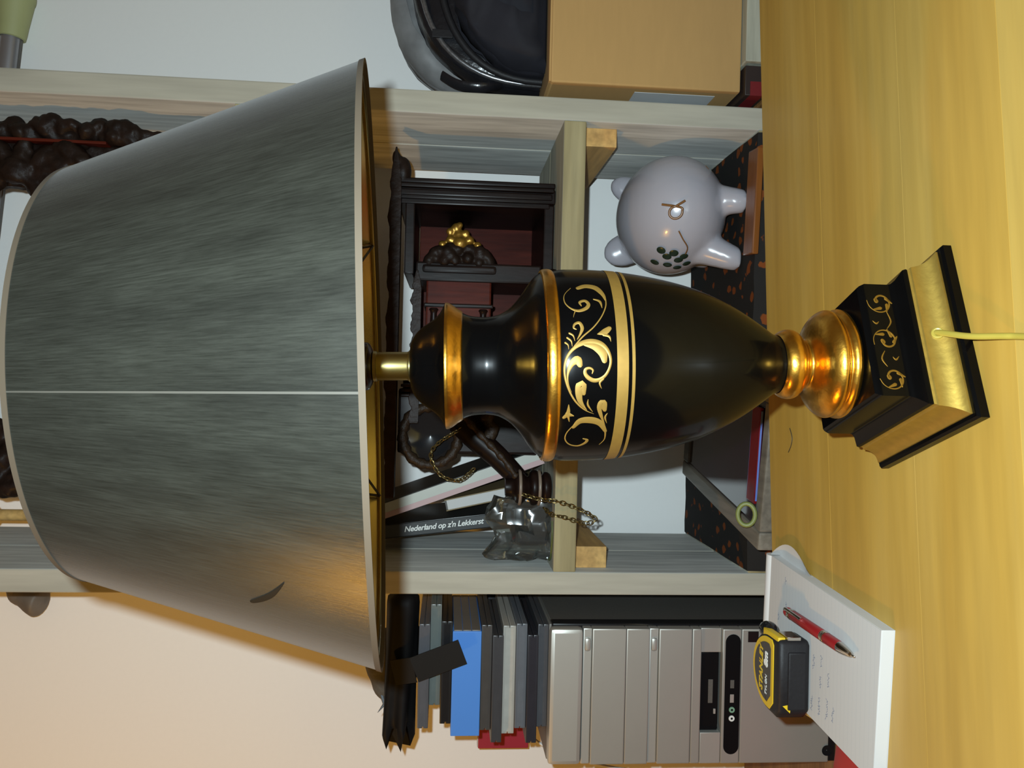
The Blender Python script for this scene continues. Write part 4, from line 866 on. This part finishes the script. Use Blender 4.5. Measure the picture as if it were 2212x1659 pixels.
o, M = book('cookbook', "black book lettered Nederland op z'n Lekkerst leaning on the left post", -0.1965, math.radians(6.8), 0.0205, 0.262, 0.165, 1.215, M_bkblack, M_paper)
link_mesh('spine_lettering', text_bm("Nederland op z'n Lekkerst", 0.0116, M @ T(0.0005, -0.0003, 0.150) @ RX(math.pi/2) @ RZ(-math.pi/2), 0.00012, 0.3, 0.95, 0.0002), M_whitep, o, 0)
o, M = book('leaning_book', 'cream and pink spined book leaning steeply beside the clock', -0.108, math.radians(20.0), 0.022, 0.262, 0.165, 1.222, M_dkbrown, M_paper, spine=M_cream)
link_mesh('pink_edge', bx(-0.0120, -0.0040, -0.0006, 0.02, 0.0, 0.262, M=M), M_pink, o, 0)
o, M = book('brown_book', 'slim tan-edged brown book between the black and cream books', -0.153, math.radians(12.5), 0.0175, 0.150, 0.15, 1.222, M_tan, M_paper, fore=True, spine=M_dkbrown)
# clear plastic bag holding a black gadget
M_clear, nt, p = nodes('clear_plastic'); N = nt.nodes.new; L = nt.links.new
tr = N('ShaderNodeBsdfTransparent'); tr.inputs[0].default_value = (0.72, 0.74, 0.72, 1); gl_ = N('ShaderNodeBsdfGlossy'); gl_.inputs['Roughness'].default_value = 0.12; gl_.inputs['Color'].default_value = (0.9, 0.9, 0.9, 1)
fn = N('ShaderNodeFresnel'); fn.inputs[0].default_value = 1.5
fm = N('ShaderNodeMath'); fm.operation = 'MULTIPLY_ADD'; fm.inputs[1].default_value = 1.0; fm.inputs[2].default_value = 0.05; L(fn.outputs[0], fm.inputs[0])
ms = N('ShaderNodeMixShader'); L(fm.outputs[0], ms.inputs[0]); L(tr.outputs[0], ms.inputs[1]); L(gl_.outputs[0], ms.inputs[2])
df = N('ShaderNodeBsdfDiffuse'); df.inputs[0].default_value = (0.30, 0.31, 0.29, 1); m2 = N('ShaderNodeMixShader'); m2.inputs[0].default_value = 0.05; L(ms.outputs[0], m2.inputs[1]); L(df.outputs[0], m2.inputs[2])
L(m2.outputs[0], nt.nodes['Material Output'].inputs[0])
gad = thing('black_gadget', 'small black gadget inside the clear plastic bag', 'gadget', (-0.198, 1.150, MZ))
link_mesh('housing', bx(-0.226, -0.174, 1.139, 1.164, MZ+0.003, MZ+0.050, bev=0.004), M_rubber, gad, 40)
link_mesh('lid', bx(-0.224, -0.176, 1.141, 1.162, MZ+0.050, MZ+0.056, bev=0.002), M_gloss, gad, 40)
pbm = new(); bmesh.ops.create_cube(pbm, size=1); bmesh.ops.subdivide_edges(pbm, edges=pbm.edges[:], cuts=9, use_grid_fill=True)
for v_ in pbm.verts:
    c_ = v_.co.copy(); up = c_.z + 0.5
    nx = noise.noise(c_*4.1)*0.010 + noise.noise(c_*9.0)*0.005
    taper = 1.0 - 0.35*up
    v_.co = Vector((-0.203 + c_.x*0.082 + nx*0.5, 1.150 + c_.y*0.046*taper + nx*(1 if c_.y < 0 else -0.3), max(MZ+0.0006, MZ + 0.001 + up*0.083*(1+0.10*math.sin(c_.x*9)) + nx*0.6)))
tag(link_mesh('plastic_bag', pbm, M_clear, smooth=25), 'crumpled clear plastic bag beside the foot of the clock', 'plastic bag')
tag(link_mesh('green_wire', tube(new(), spline([(-0.188, 1.112, MZ+0.0014), (-0.205, 1.108, MZ+0.0014), (-0.225, 1.112, MZ+0.0014), (-0.240, 1.120, MZ+0.0014), (-0.246, 1.130, MZ+0.0020), (-0.243, 1.136, MZ+0.0014)], 8), 0.0012, 6), mat('olive_wire', lin(0.06, 0.07, 0.015), 0.5), smooth=60), 'thin olive green wire on the shelf edge by the plastic bag', 'wire')

# ------------------------------------------------------------------ top shelf: carved ornaments; crutch and peg behind the posts
UZ = 0.29
random.seed(11)
cv = thing('carved_ornament', 'large carved dark wooden ornament against the right post, above the shade', 'ornament', (0.30, 1.18, UZ))
b = new(); box(b, 0.316, 0.336, 1.15, 1.19, UZ+0.012, 0.74)
for i in range(24):
    zz = 0.44 + 0.26*i/23; ell(b, (0.330 + 0.009*math.sin(i*1.9), 1.155 + 0.006*math.sin(i*2.3), zz), (0.010 + 0.004*abs(math.sin(i*0.9)), 0.014, 0.012), I4, 10, 8)
ell(b, (0.336, 1.15, 0.455), (0.014, 0.012, 0.020)); ell(b, (0.338, 1.15, 0.545), (0.014, 0.012, 0.018)); ell(b, (0.325, 1.15, 0.44), (0.018, 0.012, 0.016))
link_mesh('scroll_border', roughen(remesh(b, 0.003, 2), 0.0035, 60), M_carve, cv, 50)
link_mesh('red_edge', bx(0.3120, 0.3160, 1.142, 1.160, 0.470, 0.70, bev=0.001), M_clockred, cv, 40)
link_mesh('foot_block', bx(0.250, 0.345, 1.14, 1.22, UZ+0.0006, UZ+0.02, bev=0.003), M_clock, cv, 40)
b = new(); box(b, 0.255, 0.316, 1.165, 1.19, UZ+0.012, 0.74)
for i in range(9):
    a = -2.6 + i*0.62
    cxx, czz = 0.272 + 0.026*math.cos(a), 0.588 + 0.046*math.sin(a)
    ell(b, (cxx, 1.152, czz), (0.013, 0.012, 0.026), RY(-(a - math.pi/2)), 12, 8)
ell(b, (0.272, 1.146, 0.590), (0.018, 0.014, 0.022)); ell(b, (0.296, 1.150, 0.515), (0.016, 0.014, 0.032), RY(0.5)); ell(b, (0.282, 1.150, 0.535), (0.014, 0.012, 0.024), RY(0.9))
ell(b, (0.30, 1.15, 0.66), (0.02, 0.014, 0.03)); ell(b, (0.262, 1.15, 0.68), (0.02, 0.014, 0.03))
link_mesh('rosette', roughen(remesh(b, 0.003, 2), 0.0035, 55), M_carve, cv, 50)
cv2 = thing('carved_figure', 'carved dark wooden figure peeking over the middle of the shade', 'ornament', (-0.12, 1.18, UZ))
b = new(); box(b, -0.160, -0.085, 1.165, 1.195, UZ+0.012, 0.60)
for i in range(22):
    ell(b, (-0.122 + 0.09*(random.random()-0.5), 1.155 + 0.01*random.random(), 0.575 + 0.14*random.random()), (0.016, 0.014, 0.02), RY(random.random()*3), 10, 8)
box(b, -0.165, -0.080, 1.16, 1.195, 0.60, 0.72)
link_mesh('carving', roughen(remesh(b, 0.003, 2), 0.0035, 55), M_carve, cv2, 50)
link_mesh('foot_block', bx(-0.175, -0.070, 1.14, 1.22, UZ+0.0005, UZ+0.02, bev=0.003), M_clock, cv2, 40)
kn = thing('turned_ornament', 'beige turned wooden ornament at the top, between carved figure and left post', 'ornament', (-0.20, 1.20, UZ))
link_mesh('stem', lathe(new(), [(UZ+0.0005, .012), (UZ+0.02, .008), (0.63, .008)], 16, T(-0.203, 1.20, 0), True, True), M_batten, kn, 50)
link_mesh('head', ell(new(), (-0.203, 1.20, 0.668), (0.026, 0.026, 0.042)), M_batten, kn, 60)
# crutch resting behind the shelf posts
cr = thing('crutch', 'grey metal crutch tube with green rubber tip behind the right post', 'crutch', (0.10, 1.432, 0.73))
c0 = Vector((0.628, 1.430, 0.7405)); c1 = Vector((-0.62, 1.430, 0.850)); dd = (c1-c0).normalized(); CM = Matrix.Translation(c0) @ dd.to_track_quat('Z', 'Y').to_matrix().to_4x4()
link_mesh('tube', lathe(new(), [(0.03, .0165), (1.25, .0165)], 24, CM, True, True), mat('grey_alloy', lin(0.32, 0.32, 0.34), 0.35, 0.7), cr, 60)
link_mesh('rubber_tip', lathe(new(), dense([(-0.012, .020), (-0.012, .0285), (-0.002, .0300), (0.004, .0290), (0.006, .0282), (0.045, .0235), (0.066, .0212), (0.066, .0165)], 2), 28, CM, True), mat('green_rubber', lin(0.34, 0.35, 0.16), 0.6), cr, 40)
gr_ = new(); box(gr_, -0.0035, 0.0035, -0.0172, -0.0150, 0.066, 0.50, M=CM); link_mesh('slot', gr_, M_case, cr, 0)
pg_ = thing('wall_peg', 'grey-brown rounded peg sticking out behind the left post', 'peg', (-0.39, 1.45, 0.70))
pgb = new(); tube(pgb, spline([(-0.345, 1.430, 0.715), (-0.372, 1.428, 0.712), (-0.378, 1.424, 0.700), (-0.386, 1.420, 0.675), (-0.388, 1.418, 0.664)], 6), [0.017]*12 + [0.0175, 0.0185, 0.020, 0.022, 0.0235, 0.0245, 0.025, 0.0245, 0.022, 0.018, 0.012, 0.006, 0.003], 16); 
link_mesh('peg', pgb, mat('grey_brown_wood', lin(0.13, 0.11, 0.09), 0.6, var=0.4, scale=40), pg_, 60)
link_mesh('wall_plate', lathe(new(), [(0, .030), (0.010, .030), (0.014, .020), (0.030, .012)], 24, T(-0.355, YW, 0.715) @ RX(math.pi/2), True, True), M_batten, pg_, 40)
